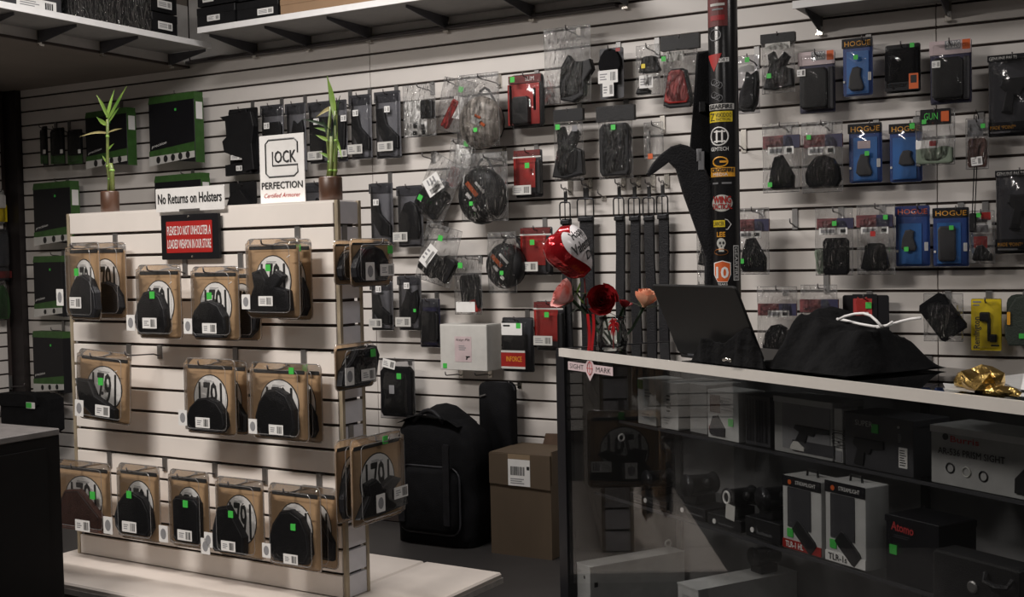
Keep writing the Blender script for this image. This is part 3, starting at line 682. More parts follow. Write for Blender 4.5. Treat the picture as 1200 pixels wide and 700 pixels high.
hol_clam((489, 350, 516, 408), 'small dark blue clamshell beside the white carton', 'mag', None, None, 'navy', off=.06)
goods('bag', WALL, (443, 420, 489, 492), 'black pouch in a clear bag below the middle end pack', 'pouch', [('K', 'mag', 448, 430, 484, 488, 'black_fabric', 0, .03, 'pouch'), ('L', 449, 422, 464, 432, -.2), ('S', 468, 441), ('R', 456, 452, 462, 462, 'print_grey', -.042)], off=.085, d=.036, film='smoke_film')

# ---------------- crumpled clear bags in the middle
goods('bag', WALL, (470, 98, 513, 161), 'clear bag with a dotted white card and black part', 'bag', [('R', 474, 118, 500, 159, 'paper'), ('K', 'mag', 494, 118, 508, 140, 'black_plastic'), ('R', 484, 144, 488, 150, 'print_black', -.024), ('R', 493, 146, 497, 152, 'print_black', -.024), ('R', 483, 153, 488, 158, 'print_black', -.024), ('R', 494, 153, 498, 158, 'print_black', -.024)], off=.09, d=.035)
goods('bag', WALL, (506, 92, 548, 156), 'leaning clear bag with a red item beside the dotted card', 'bag', [('K', 'mag', 519, 116, 527, 152, 'red_card', -.3), ('R', 524, 112, 536, 138, 'paper'), ('S', 530, 103)], off=.05, d=.03, tilt=.25, bright=True)
def muff(bbox, label, cuts, off=.10, camo=False, c=None, stick=None, tilt=0):
    x0, y0, x1, y1 = bbox; loc, W, Hh = WALL.spot(bbox, off, .10); T = thing('bagged_earmuffs', label, 'earmuffs', loc, 0, 'round earmuffs in clear bags', ry=tilt)
    fx, fz = WALL.maps(bbox, off, loc)
    cx_, cz, rr = fx(c[0], .06), fz(c[1], .06), c[2]*(fx(x1)-fx(x0))/(x1-x0)
    M = Matrix.Translation((cx_, -.03, cz)) @ Matrix.Rotation(PI/2, 4, 'X') @ Matrix.Rotation(.0, 4, 'Z')
    b = B(); b.lathe([(rr*.80, -.024), (rr, -.016), (rr*1.02, .006), (rr*.94, .022), (rr*.70, .034), (rr*.05, .040)], 24, M, 1, 1.08); b.out('ear_cup', 'camo' if camo else 'black_plastic', T, True)
    b = B(); b.lathe([(rr*.9, -.024), (rr*.95, -.034), (rr*.6, -.038)], 20, M, 1, 1.08); b.out('cushion', 'black_fabric', T, True)
    b = B(); b.tube([(cx_-rr*.7+.02*k, .02, cz+rr*.6+rr*.9*math.sin(PI*k/6)) for k in range(7)], .006, 6); b.out('headband', 'dark_grey', T, True)
    for (dx, dz, w_, h_, m, ro) in cuts: B().prism(rotm(rrect(w_, h_, .001, 1), ro, cx_+dx*rr, cz+dz*rr), -.0745, -.0715).out('sticker', m, T)
    bag_skin(T, W, Hh, .10, .08, c[0], .008)
    if stick: B().prism(rrect(.017, .017, .001, 1, fx(stick[0], .1), fz(stick[1], .1)), -.104, -.1025).out('price_sticker', 'green_sticker', T)
    pz = loc.z+Hh-.02; hook(WALL, Vector((loc.x+.015, loc.y, pz)), off, 'hook for the '+label, gz=wall_groove(pz), bright=True, length=off+.08)
muff((530, 84, 592, 174), 'camouflage earmuffs in a crumpled clear bag', [(0, .05, .05, .03, 'paper_dim', -.5), (.1, .2, .03, .012, 'orange', -.5), (.3, -.1, .03, .012, 'orange', -.6)], camo=True, c=(559, 143, 24), stick=(557, 152))
muff((533, 178, 602, 260), 'larger black earmuffs with orange marks in a clear bag', [(-.2, .25, .075, .018, 'orange', -.85), (.15, .3, .06, .01, 'paper', -.85), (-.35, 0, .03, .014, 'paper', -.8), (-.1, -.5, .02, .012, 'paper', -.8)], c=(560, 229, 26), stick=(552, 238))
muff((565, 272, 612, 344), 'smaller black earmuffs with orange marks in a clear bag', [(-.2, .25, .066, .016, 'orange', -.8), (.2, .35, .055, .01, 'paper', -.8), (-.25, -.1, .03, .012, 'paper', -.8), (.1, -.55, .02, .012, 'paper', -.8)], c=(588, 312, 21), stick=(588, 320), off=.08)
goods('clam', WALL, (592, 85, 638, 150), 'red and black clamshell pack beside the camouflage earmuffs', 'package', [('R', 595, 98, 632, 146, 'red_card'), ('K', 'mag', 601, 113, 620, 146, 'black_plastic'), ('R', 597, 99, 600, 146, 'paper'), ('R', 596, 88, 634, 97, 'red_dark'), ('T', 'SLIM', 616, 90, 626, 95, 'paper'), ('S', 601, 92), ('R', 625, 104, 628, 130, 'paper_dim')], off=.09, d=.04, card='black_plastic', r=.02)
goods('bag', WALL, (476, 180, 520, 256), 'tilted clear bag with a white slip and black part above the earmuffs', 'bag', [('K', 'mag', 482, 214, 512, 250, 'black_plastic', -.2), ('L', 482, 203, 500, 226, -.55), ('S', 483, 236), ('K', 'mag', 494, 205, 506, 230, 'print_grey')], off=.055, d=.036, tilt=.5)
goods('bag', WALL, (518, 164, 552, 222), 'clear bag with a red item between the two earmuffs', 'bag', [('K', 'mag', 523, 197, 533, 220, 'red_card', -.2), ('R', 527, 170, 546, 196, 'paper'), ('S', 538, 167)], off=.018, d=.03, tilt=.2)
def red_clam(bbox, label, st, lab): 
    x0, y0, x1, y1 = bbox
    goods('clam', WALL, bbox, label, 'package', [('R', x0+2, y0+10, x1-8, y1-12, 'red_card'), ('R', x0+2, y0+1, x1-3, y0+8, 'red_dark'), ('R', x0+1, y0+8.3, x1-2, y0+10, 'paper_dim', -.029), ('K', 'mag', x1-8, y0+14, x1-2, y1-4, 'black_plastic'), ('S', *st), ('L', *lab, 0, 'paper_dim')], off=.07, d=.03, card='dark_grey', group='red clamshell packs with a white bottom label')
red_clam((600, 175, 636, 232), 'red clamshell pack hanging under the red and black one', (618, 194), (600, 217, 622, 228))
red_clam((608, 266, 648, 323), 'red clamshell pack half behind the heart balloon', (624, 284), (608, 307, 630, 318))
red_clam((624, 353, 662, 412), 'red clamshell pack beside the counter end behind the pink rose', (641, 369), (625, 394, 647, 405))
goods('bag', WALL, (482, 263, 530, 332), 'tilted clear bag with two black parts and a lettered slip', 'bag', [('K', 'mag', 489, 298, 510, 324, 'black_plastic', -.4), ('K', 'mag', 511, 296, 526, 326, 'black_plastic', -.3), ('L', 489, 288, 500, 314, -.45), ('S', 504, 277)], off=.10, d=.04, tilt=.28)
goods('bag', WALL, (530, 300, 567, 369), 'clear bag with a black tool and red tip over the white carton', 'bag', [('K', 'mag', 541, 322, 562, 362, 'black_plastic', .1), ('K', 'mag', 552, 351, 560, 366, 'red_card', .2, .03), ('R', 534, 354, 556, 366, 'paper', -.036), ('S', 540, 311)], off=.09, d=.035)
# white carton on hooks
loc, W, Hh = WALL.spot((517, 381, 573, 434), .12)
T = thing('white_carton', 'white square carton with a small printed front label', 'box', loc, -.04)
B().prism(rrect(W, Hh, .002, 1, 0, Hh/2), -.012, .10, .002).out('carton', 'paper_dim', T)
B().box((0, .044, Hh+.001), (W*.99, .108, .003)).out('lid_flap', 'paper_dim', T)
lb = B().prism(rrect(W*.36, Hh*.56, .002, 1, 0, Hh*.47), -.0132, -.0122).out('label', 'pink_header', T)
text(lb, 'Icey-Fit', 0, Hh*.67, W*.30, Hh*.07, -.014, 'print_black', shear=.3); bars(lb, 0, Hh*.5, W*.18, Hh*.12, -.014, 'print_grey', 3); B().prism(shape('pistol', W*.09, Hh*.08, W*.1, Hh*.28), -.0145, -.0135).out('picture', 'print_black', lb)
B().prism(rrect(.02, .02, .001, 1, -W*.40, Hh*.09), -.0140, -.0122).out('price_sticker', 'green_sticker', T)
for px, sd in ((541, 'left edge'), (575, 'right edge')):
    p = WALL.at(px, 437); hook(WALL, Vector((p.x, -.0, p.z)), 0, 'hook under the white square carton, '+('beside its green sticker' if px == 541 else 'beside the red banded clamshell'), length=.13, gz=wall_groove(p.z), group='hooks under the white carton', bright=True)
goods('clam', WALL, (584, 372, 626, 437), 'black device in a clamshell with a red band beside the white carton', 'package', [('K', 'mag', 590, 390, 616, 414, 'black_plastic', 0, .03), ('R', 587, 412, 615, 432, 'red_card', -.0365), ('R', 587, 411, 615, 413.5, 'paper_dim', -.037), ('R', 587, 430, 615, 432.5, 'paper_dim', -.037), ('T', 'INFORCE', 593, 418, 611, 424, 'amber', 0, -.0375), ('R', 588, 379, 612, 393, 'paper', -.0365), ('R', 590, 381, 598, 383, 'print_black', -.037), ('S', 608, 382)], off=.085, d=.035, card='dark_grey', film='smoke_film')
# hanging black case
loc, W, Hh = WALL.spot((566, 447, 611, 530), .06)
T = thing('zip_case', 'long black zip case hanging above the brown carton', 'case', loc, 0)
b = B(); b.loft([[(x*s_+dx, y, z*sz+Hh*.5) for x, z in rrect(W*.86, Hh, .03, 4)] for s_, sz, y, dx in ((.9, .96, .0, 0), (1, 1, -.012, 0), (1, 1, -.05, 0), (.88, .95, -.062, 0))]); b.out('case_body', 'black_fabric', T, True)
b = B(); b.tube([(x*.98, -.031, z*.985+Hh*.5) for x, z in rrect(W*.87, Hh*1.0, .03, 4)], .004, 5, False); b.out('zipper', 'dark_grey', T)
b = B(); b.tube([(W*.30+.02*math.cos(a), -.03, Hh*.94+.02*math.sin(a)) for a in [k*PI/5 for k in range(11)]], .004, 6, False); b.out('carry_loop', 'black_fabric', T)
b = B(); b.tube([(-W*.36, -.064, Hh*.80), (-W*.20, -.066, Hh*.83)], .004, 6); b.out('zip_pull', 'steel', T)
hook(WALL, Vector((loc.x+W*.3, loc.y, loc.z+Hh-.012)), .06, 'hook holding the long black zip case', gz=wall_groove(loc.z+Hh), bright=True)

# ---------------- upper middle
goods('bag', WALL, (635, 30, 695, 122), 'large clear bag with a forked black holster', 'holster pack', [('K', 'fork', 656, 68, 692, 121, 'black_plastic', -.25, .034, 'holster')], off=.085, d=.045, bright=True)
goods('card', WALL, (700, 55, 731, 116), 'black pouch with two white cards beside the large clear bag', 'pouch', [('K', 'dome', 702, 57, 728, 84, 'black_fabric', 0, .02, 'pouch'), ('L', 701, 82, 724, 97), ('L', 706, 97, 719, 113), ('R', 722, 57, 727, 61, 'red_card', -.026)], card='dark_grey', off=.07, d=.024)
goods('bag', WALL, (744, 52, 775, 112), 'small clear bag with a white tag by the red holster', 'bag', [('K', 'cup', 749, 66, 774, 86, 'black_plastic'), ('L', 749, 88, 765, 103), ('S', 754, 77, 4.5, 'yellow_card'), ('K', 'wedge', 745, 100, 762, 110, 'black_plastic')], off=.08, d=.03)
goods('bag', WALL, (775, 41, 820, 126), 'clear bag with a black header and red holster', 'holster pack', [('H', 775, 41, 820, 58, 'black_plastic'), ('K', 'cup', 779, 82, 808, 121, 'red_card', 0, .03, 'holster'), ('R', 781, 60, 802, 71, 'paper_dim', -.03), ('S', 778, 67), ('K', 'cup', 777, 80, 812, 126, 'black_plastic', 0, .015, 'belt_loop')], off=.085, d=.042)
goods('bag', WALL, (647, 128, 686, 212), 'black holster in a clear bag under the large forked one', 'holster pack', [('H', 650, 128, 684, 142, 'black_plastic'), ('K', 'winged', 648, 148, 684, 210, 'black_plastic', 0, .03, 'holster'), ('S', 654, 148), ('S', 674, 151, 6, 'mid_grey')], off=.085, d=.042)
goods('bag', WALL, (699, 124, 744, 210), 'bagged black holster with a wide flat header above the belts', 'holster pack', [('H', 700, 124, 744, 142, 'black_plastic'), ('K', 'mag', 704, 145, 738, 206, 'black_plastic', 0, .032, 'holster'), ('S', 719, 149)], off=.085, d=.044)
goods('bag', WALL, (753, 143, 779, 187), 'small empty looking clear bag with an orange dot', 'bag', [('K', 'mag', 758, 152, 762, 182, 'steel', 0, .008), ('S', 762, 183, 5.5, 'orange')], off=.08, d=.03, bright=True)

goods('bag', WALL, (815, 262, 843, 334), 'clear bag with a black and white scribbled part behind the tube', 'bag', [('K', 'winged', 818, 272, 840, 312, 'black_plastic', 0, .02), ('R', 820, 276, 828, 280, 'paper', -.03), ('R', 823, 290, 834, 294, 'paper', -.03), ('R', 826, 300, 836, 303, 'paper', -.03)], off=.07, d=.032)
# ---------------- belts
def belt(px, w_px, ybuck, ytop, ybot, label):
    off = .05; a = WALL.at(px, ytop, off); b_ = WALL.at(px, ybot, off); bk = WALL.at(px, ybuck, off)
    W = (WALL.at(px+w_px/2, ybuck, off)-WALL.at(px-w_px/2, ybuck, off)).x
    T = thing('gun_belt', label, 'belt', (a.x, a.y, b_.z), 0, 'black belts in a row')
    h0 = bk.z-b_.z
    for s_ in (0, 1): B().sheet(1, 12, lambda i, j: ((i-.5)*W*.82 + .003*math.sin(j*5+px), s_*.012 + .003*math.sin(j*7+px), j*(h0-.03))).out('strap', 'black_leather', T)
    bm_ = B(); bm_.box((0, .006, (h0-.03)/2), (W*.82, .009, h0-.03), bev=.002); bm_.out('strap_core', 'black_leather', T)
    bf = B(); bf.tube([(x, -.004, z+h0) for x, z in rrect(W, .075, .01, 2)+rrect(W, .075, .01, 2)[:1]], .0032, 6, False); bf.tube([(0, -.004, h0-.036), (0, -.004, h0+.036)], .0025, 5); bf.out('buckle', 'gunmetal', T, True)
    B().box((0, .0, h0-.045), (W*.92, .02, .016), bev=.003).out('keeper', 'black_leather', T)
    B().box((0, .004, h0+.058), (W*.34, .006, .05), bev=.002).out('hang_tab', 'black_plastic', T)
    B().tube([(.006*math.cos(k*PI/4), 0, h0+.088+.009*math.sin(k*PI/4)) for k in range(9)], .0018, 5, False).out('hang_ring', 'steel', T)
    pz = b_.z+h0+.092; hook(WALL, Vector((a.x, a.y, pz)), off, 'hook for the '+label, gz=wall_groove(pz), bright=True)
for i, (px, wp, yb, lb) in enumerate(((662, 12, 248, 'black belt hanging above the heart balloon'), (686, 19, 244, 'wide black belt with a two-bar buckle'), (725, 12, 243, 'black belt, first of the close-set four'), (743, 13, 243, 'black belt, second of the close-set four'), (760, 13, 243, 'black belt, third of the close-set four'), (776, 13, 241, 'black belt, last of the close-set four beside the curved sheath'))):
    belt(px, wp, yb, 215, 430, lb)
p = WALL.at(708, 228, 0); hook(WALL, p, 0, 'empty chromed hook between the wide belt and the close-set four', length=.06, gz=wall_groove(p.z), bright=True)

# ---------------- right part: grips and holsters
def grip_card(bbox, label, hb, st, hdr='black_metal', body='blue_card', lt='amber', sil='grip', win=None, lab=None, hm='dark_grey'):
    x0, y0, x1, y1 = bbox; h_ = y1-y0; w_ = x1-x0
    el = [('R', x0+.6, y0+.6, x1-.6, y0+h_*.17, hdr), ('T', 'HOGUE', x0+w_*.10, y0+h_*.055, x1-w_*.08, y0+h_*.14, lt)]
    if win: el.append(('R', *win, 'blue_bright', -.0034))
    el.append(('K', sil, *hb, hm, 0, .014, 'grip'))
    if lab: el.append(('R', *lab, 'pink_header', -.0046))
    el.append(('S', *st)); el.append(('R', x1-w_*.16, y0+h_*.6, x1-w_*.06, y0+h_*.74, 'paper', -.0046)); el.append(('R', x0+w_*.05, y0+h_*.72, x0+w_*.11, y0+h_*.76, 'paper_dim', -.0046))
    goods('clam', WALL, bbox, label, 'grip pack', el, .07, .022, card=body, r=.008, group='blue carded rubber grips', hkx=(x0+x1)/2+8)
grip_card((986, 44, 1023, 113), 'blue carded grip high on the wall beside the small orange pack', (994, 78, 1012, 106), (1003, 67), win=(992, 60, 1018, 110))
grip_card((993, 144, 1034, 215), 'blue carded grip with a white tag, middle row, left one', (1003, 180, 1022, 206), (1016, 180), lab=(1005, 165, 1020, 174), win=(1000, 161, 1028, 212))
grip_card((1041, 144, 1081, 214), 'blue carded grip half behind the grey cord bag', (1053, 176, 1071, 194), (1069, 147), win=(1046, 161, 1074, 210))
grip_card((1048, 241, 1090, 313), 'bright blue carded grip with red lettering', (1056, 269, 1074, 294), (1062, 292), hdr='blue_dark', lt='orange', win=(1053, 262, 1080, 310))
grip_card((1092, 243, 1136, 313), 'blue carded grip with a long dark insert beside the cord', (1099, 265, 1120, 306), (1115, 267), win=(1098, 261, 1126, 309), sil='mag')
def patriot(bbox, label, hb, sil, lab, st, hdr, off=.085, stc=None, hook_=True, extra=()):
    el = [('H', *hdr, 'patriot'), ('R', (hdr[0]+hdr[2])/2+2, hdr[1], hdr[2], hdr[3], 'navy', -.0312)]
    el += [('R', *lab, 'paper', -.0345), ('R', lab[0]+2, lab[1]+2, lab[0]*.45+lab[2]*.55, lab[3]-2, 'print_grey', -.0352), ('R', lab[2]-8, lab[1]+2, lab[2]-2, lab[3]-2, 'print_black', -.0352)]
    el.append(('K', sil, *hb, 'black_fabric', 0, .03, 'holster'))
    if st: el.append(('S', *st))
    el += list(extra)
    goods('bag', WALL, bbox, label, 'holster pack', el, off, .038, group='bagged holsters with flag headers')
goods('bag', WALL, (862, 64, 892, 134), 'dark bagged holster squeezed beside the sticker covered tube', 'holster pack', [('K', 'boot', 866, 84, 889, 131, 'black_plastic', 0, .03, 'holster'), ('R', 865, 75, 884, 84, 'paper_dim', -.03), ('S', 876, 70)], off=.085, d=.04, film='smoke_film')
goods('bag', WALL, (891, 38, 933, 110), 'bagged black holster under the shallow shelf corner', 'holster pack', [('H', 892, 39, 932, 50, 'black_plastic'), ('R', 897, 50, 926, 58, 'paper_dim', -.031), ('K', 'winged', 895, 60, 930, 106, 'black_plastic', 0, .03, 'holster'), ('S', 901, 88)], off=.085, d=.04)
def mag_pack(bbox, label, price, hk=None):
    x0, y0, x1, y1 = bbox; w_ = x1-x0; h_ = y1-y0
    goods('clam', WALL, bbox, label, 'magazine pouch pack', [('R', x0+1, y0+1, x1-1, y0+h_*.23, 'pink_header'), ('R', x0+w_*.38, y0+1.5, x0+w_*.74, y0+h_*.16, 'print_grey', -.0034), ('T', '5x 22G', x0+w_*.42, y0+h_*.03, x0+w_*.72, y0+h_*.13, 'paper', 0, -.0048), ('R', x0+w_*.78, y0+1.5, x1-2, y0+h_*.17, 'orange', -.0034), ('K', 'mag', x0+w_*.08, y0+h_*.28, x1-w_*.20, y1-h_*.08, 'black_plastic', 0, .026, 'pouch'), ('K', 'mag', x1-w_*.20, y0+h_*.28, x1-w_*.05, y1-h_*.06, 'dark_grey', 0, .018, 'side_pouch'), ('L', price[0]-5, price[1]-4, price[0]+5, price[1]+4, 0, 'paper')], .08, .032, card='navy', r=.006)
mag_pack((934, 59, 979, 133), 'black pouch pack with a pale header below the shelf bracket', (939, 84))
mag_pack((1088, 46, 1139, 122), 'larger black pouch pack with a pale header over the wall seam', (1097, 74))
goods('clam', WALL, (1035, 50, 1079, 109), 'small black pack with an orange emblem and lettering', 'package', [('K', 'mag', 1037, 57, 1077, 96, 'black_fabric', 0, .02, 'pouch'), ('R', 1037, 96, 1077, 106, 'black_metal', -.031), ('T', 'Edgestar', 1039, 96, 1063, 104, 'orange', 0, -.0316), ('R', 1065, 87, 1076, 105, 'orange', -.0316), ('R', 1067, 89, 1074, 98, 'print_black', -.032), ('S', 1069, 54)], off=.07, d=.03, card='black_metal')
def parts_box(bbox, label, toph):
    x0, y0, x1, y1 = bbox; w_ = x1-x0; h_ = y1-y0
    goods('clam', WALL, bbox, label, 'parts pack', [('R', x0+1, y0+1, x1-1, y0+h_*.09, 'black_metal'), ('T', 'GENUINE PARTS', x0+3, y0+3, x0+w_*.58, y0+7, 'paper_dim'), ('K', 'pistol', x0+w_*.25, y0+h_*.30, x1-3, y0+h_*.72, 'black_plastic', 0, .02), ('R', x0+1, y1-h_*.18, x1-1, y1-1, 'black_metal'), ('T', 'MADE *POINT*', x0+4, y1-h_*.14, x0+w_*.55, y1-h_*.095, 'amber'), ('R', x0+4, y1-h_*.07, x0+w_*.45, y1-h_*.05, 'mid_grey', -.0044), ('S', x0+w_*.78, y0+4, 5)], .08, .045, card='dark_grey', r=.004, film='smoke_film')
parts_box((1156, 62, 1218, 160), 'tall dark parts pack, upper of two at the wall end', 1)
parts_box((1165, 198, 1226, 298), 'tall dark parts pack, lower of two at the wall end', 1)
patriot((892, 144, 938, 226), 'bagged holster with a flag header, middle row beside the tube', (901, 182, 930, 221), 'wedge', (900, 172, 930, 181), (902, 216), (895, 159, 937, 174))
patriot((938, 142, 989, 226), 'bagged wide holster with a flag header beside the blue grips', (944, 182, 985, 219), 'dome', (947, 172, 978, 181), (948, 160), (943, 158, 987, 173))
goods('bag', WALL, (1072, 128, 1120, 194), 'grey cord in a clear bag with a black and orange header', 'cord pack', [('H', 1079, 128, 1114, 146, 'black_metal'), ('T', 'GUN', 1083, 132, 1099, 140, 'green_sticker'), ('R', 1103, 131, 1112, 143, 'orange', -.031), ('R', 1073, 164, 1099, 174, 'paper', -.033), ('R', 1089, 165, 1097, 171, 'print_red', -.0336), ('K', 'mag', 1074, 172, 1116, 192, 'sage', 0, .03, 'cord_coil'), ('S', 1083, 142), ('S', 1069, 146, 6)], off=.11, d=.038)
goods('bag', WALL, (1131, 138, 1159, 199), 'small bag with a dark part and white slip beside the grey cord', 'bag', [('R', 1134, 140, 1152, 160, 'mid_grey'), ('K', 'mag', 1134, 162, 1156, 196, 'brown_leather'), ('L', 1138, 184, 1151, 194, .1), ('S', 1152, 148)], off=.075, d=.03)
# looped cord with a small black tag
p0 = WALL.at(1143, 128, .09); T = thing('corded_tag', 'small black box hanging on a long thin black cord', 'tag', (p0.x, p0.y, WALL.at(1140, 272, .09).z))
z_ = lambda py: WALL.at(1140, py, .09).z - T.location.z; x_ = lambda px: WALL.at(px, 200, .09).x - p0.x
b = B(); b.tube([(x_(1139), 0, z_(252)), (x_(1142), 0, z_(190)), (x_(1142), 0, z_(136)), (x_(1144), 0, z_(129)), (x_(1147), 0, z_(137)), (x_(1145), 0, z_(190)), (x_(1142), 0, z_(252))], .0018, 5); b.out('cord', 'black_fabric', T)
B().box((x_(1140), 0, z_(261)), ((x_(1144)-x_(1136)), .02, z_(250)-z_(272)), bev=.003).out('tag_box', 'black_plastic', T)
patriot((862, 244, 903, 322), 'bagged holster with a flag header, lower row behind the tube', (868, 278, 897, 318), 'wedge', (866, 271, 892, 279), (869, 306), (864, 257, 901, 271))
patriot((954, 244, 1001, 323), 'bagged long holster with a green edge and flag header, lower row', (965, 279, 994, 322), 'mag', (960, 267, 993, 275), (978, 262), (958, 256, 1000, 268), extra=[('K', 'mag', 956, 292, 967, 321, 'sage', .15, .012, 'green_insert')])
patriot((1003, 240, 1050, 322), 'bagged short holster with a red dot and flag header', (1009, 285, 1042, 317), 'cup', (1009, 266, 1041, 274), (1038, 255), (1004, 252, 1046, 266), extra=[('S', 1023, 274, 6, 'sign_red')])
goods('bag', WALL, (1135, 247, 1166, 309), 'red and white carded part beside the long cord', 'package', [('R', 1140, 250, 1162, 274, 'paper'), ('R', 1150, 249, 1161, 258, 'red_card', -.020), ('R', 1141, 277, 1157, 291, 'red_card'), ('K', 'wedge', 1139, 287, 1163, 306, 'black_plastic'), ('R', 1144, 257, 1157, 260, 'print_black', -.0236), ('R', 1144, 264, 1158, 272, 'print_grey', -.0232), ('S', 1147, 252)], off=.07, d=.03)
patriot((886, 336, 936, 420), 'bagged pack with a flag header behind the jackets, left one', (894, 380, 928, 416), 'dome', (900, 364, 925, 372), None, (889, 356, 933, 370))
patriot((937, 334, 983, 418), 'bagged pack with a flag header behind the jackets, right one', (944, 378, 978, 414), 'dome', (948, 368, 972, 376), None, (938, 351, 982, 366))
goods('card', WALL, (987, 346, 1042, 400), 'black card with a red figure panel behind the jackets', 'package', [('R', 999, 345, 1028, 378, 'black_metal', -.004), ('R', 1000, 350, 1022, 370, 'print_red', -.005), ('K', 'fork', 1003, 348, 1018, 368, 'red_card', 0, .004, 'figure'), ('R', 1006, 366, 1018, 369, 'paper', -.0095), ('S', 1018, 358, 7)], off=.06, d=.009, card='black_metal')
# pouch tilted in a bag, yellow pack, green pouch
T = goods('bag', WALL, (1081, 344, 1130, 401), 'black flap pouch hanging tilted in a clear bag', 'pouch', [('K', 'mag', 1087, 346, 1122, 397, 'black_fabric', .62, .034, 'pouch'), ('K', 'mag', 1108, 345, 1116, 375, 'black_fabric', .62, .044, 'flap')], off=.07, d=.05)
goods('clam', WALL, (1137, 350, 1174, 412), 'bright yellow carded tool with sideways lettering', 'package', [('R', 1138, 351, 1173, 411, 'yellow_card'), ('K', 'mag', 1148, 366, 1160, 377, 'black_plastic', 0, .02, 'tool_head'), ('K', 'mag', 1157, 372, 1161, 400, 'black_plastic', 0, .012, 'tool_shaft'), ('K', 'mag', 1160, 392, 1168, 401, 'black_plastic', 0, .02, 'tool_foot'), ('R', 1140, 353, 1150, 355, 'print_grey', -.0036), ('R', 1140, 357, 1148, 358.5, 'print_grey', -.0036), ('R', 1161, 404, 1171, 406, 'print_black', -.0036)], off=.06, d=.026, card='yellow_card', r=.003)
loc, W, Hh = WALL.spot((1137, 350, 1174, 412), .06, .026)
yo = [o for o in COL.objects if o.get('label') == 'bright yellow carded tool with sideways lettering'][0]
text(yo, 'Remington', -.5*W+W*(9/37), Hh*(1-40/62), Hh*.60, W*.26, -.0285, 'print_black', rot=PI/2, bold=.0006)
goods('card', WALL, (1177, 345, 1222, 406), 'dark green rounded pouch beside the yellow pack', 'pouch', [('K', 'dome', 1178, 346, 1221, 405, 'olive', 0, .05, 'pouch'), ('R', 1180, 366, 1184, 381, 'amber', -.057), ('S', 1197, 394, 6)], off=.05, d=.056, card='olive', r=.03)
for px, py, lb in ((932, 262, 'empty steel hook between the flag header bags'), (1089, 424, 'empty hook plate under the tilted flap pouch'), (872, 172, 'empty chromed hook beside the sticker covered tube')):
    p = WALL.at(px, py, 0); hook(WALL, p, 0, lb, length=.07, gz=wall_groove(p.z), bright=px == 872)

# ================================================================ on top of the gondola
def gtop(px, v=.053):
    p = hit(px, 240, gn, G0 + gn*v); return Vector((p.x, p.y, GT))
def bamboo(px, label, stems, leaves, potw, poth, dry=()):
    b0 = gtop(px); T = thing('lucky_bamboo', label, 'plant', b0, GA)
    pl = Face(b0, GA)
    L = lambda a, b_, dy=0: (lambda q: ((q-b0).dot(gx), dy, q.z-GT))(pl.at(a, b_))
    b = B(); b.lathe([(potw*.46, 0), (potw*.5, .004), (potw*.5, poth-.004), (potw*.46, poth), (potw*.40, poth), (potw*.40, poth-.01), (.002, poth-.012)], 18); b.out('pot', 'pot', T, True)
    for pts, r in stems:
        P = [L(*q) for q in pts]; P[0] = (P[0][0], P[0][1], poth-.014)
        b = B(); b.tube(P, r, 8); so = b.out('stalk', 'stalk', T, True)
        for k in range(1, len(P)-1):
            q = Vector(P[k]); B().lathe([(r*1.0, -.004), (r*1.25, 0), (r*1.0, .004)], 8, Matrix.Translation(q)).out('node_ring', 'leaf', so, True)
    for (x0, y0, x1, y1, wd, m, curl) in leaves:
        A = Vector(L(x0, y0)); Z = Vector(L(x1, y1)); d_ = (Z-A); n_ = d_.cross(Vector((0, 1, 0))).normalized(); ln = d_.length
        def fn(i, j):
            s_ = math.sin(PI*min(1, (.12+.88*j))**.8) if j < .999 else 0
            c = A + d_*j + Vector((0, -curl*ln*j*j, curl*ln*.35*math.sin(PI*j)))
            return c + n_*(i-.5)*wd*max(.04, s_) + Vector((0, -abs(i-.5)*wd*.35, 0))
        B().sheet(2, 8, fn).out('leaf', m, T, True)
    return T
bamboo(129, 'tall lucky bamboo with pale leaves in a brown pot', [([(127, 228), (128, 210), (126, 195), (126, 160), (126, 140)], .0052), ([(132, 228), (131, 200), (129, 192)], .0085)],
    [(126, 135, 116, 112, .016, 'leaf', .1), (126, 138, 132, 105, .017, 'leaf', -.1), (127, 140, 153, 102, .014, 'leaf', .1), (128, 143, 145, 126, .009, 'leaf', .2), (126, 146, 112, 137, .016, 'leaf', -.1), (127, 156, 100, 161, .008, 'leaf_dry', .2), (127, 155, 146, 151, .006, 'leaf_dry', .1), (126, 176, 134, 168, .008, 'leaf', 0), (125, 190, 120, 182, .008, 'leaf', 0)], .064, .075)
bamboo(388, 'bushy lucky bamboo beside the square logo card', [([(386, 230), (387, 215), (388, 200), (389, 160)], .0075), ([(392, 230), (393, 200), (394, 165), (393, 130)], .006), ([(384, 230), (386, 190), (384, 165), (388, 125)], .005)],
    [(393, 135, 387, 90, .022, 'leaf', .1), (391, 125, 374, 138, .012, 'leaf_dry', .2), (388, 150, 356, 140, .010, 'leaf_dark', .1), (388, 155, 370, 150, .010, 'leaf', .1), (393, 160, 403, 186, .011, 'leaf', .1), (386, 165, 370, 158, .011, 'leaf', 0), (392, 140, 399, 112, .012, 'leaf_dark', 0), (390, 170, 380, 140, .018, 'leaf_dark', .1), (391, 175, 396, 135, .018, 'leaf_dark', .1), (388, 180, 383, 150, .016, 'leaf_dark', -.1), (392, 190, 397, 155, .014, 'leaf', .05), (388, 185, 374, 178, .010, 'leaf', 0)], .072, .074)
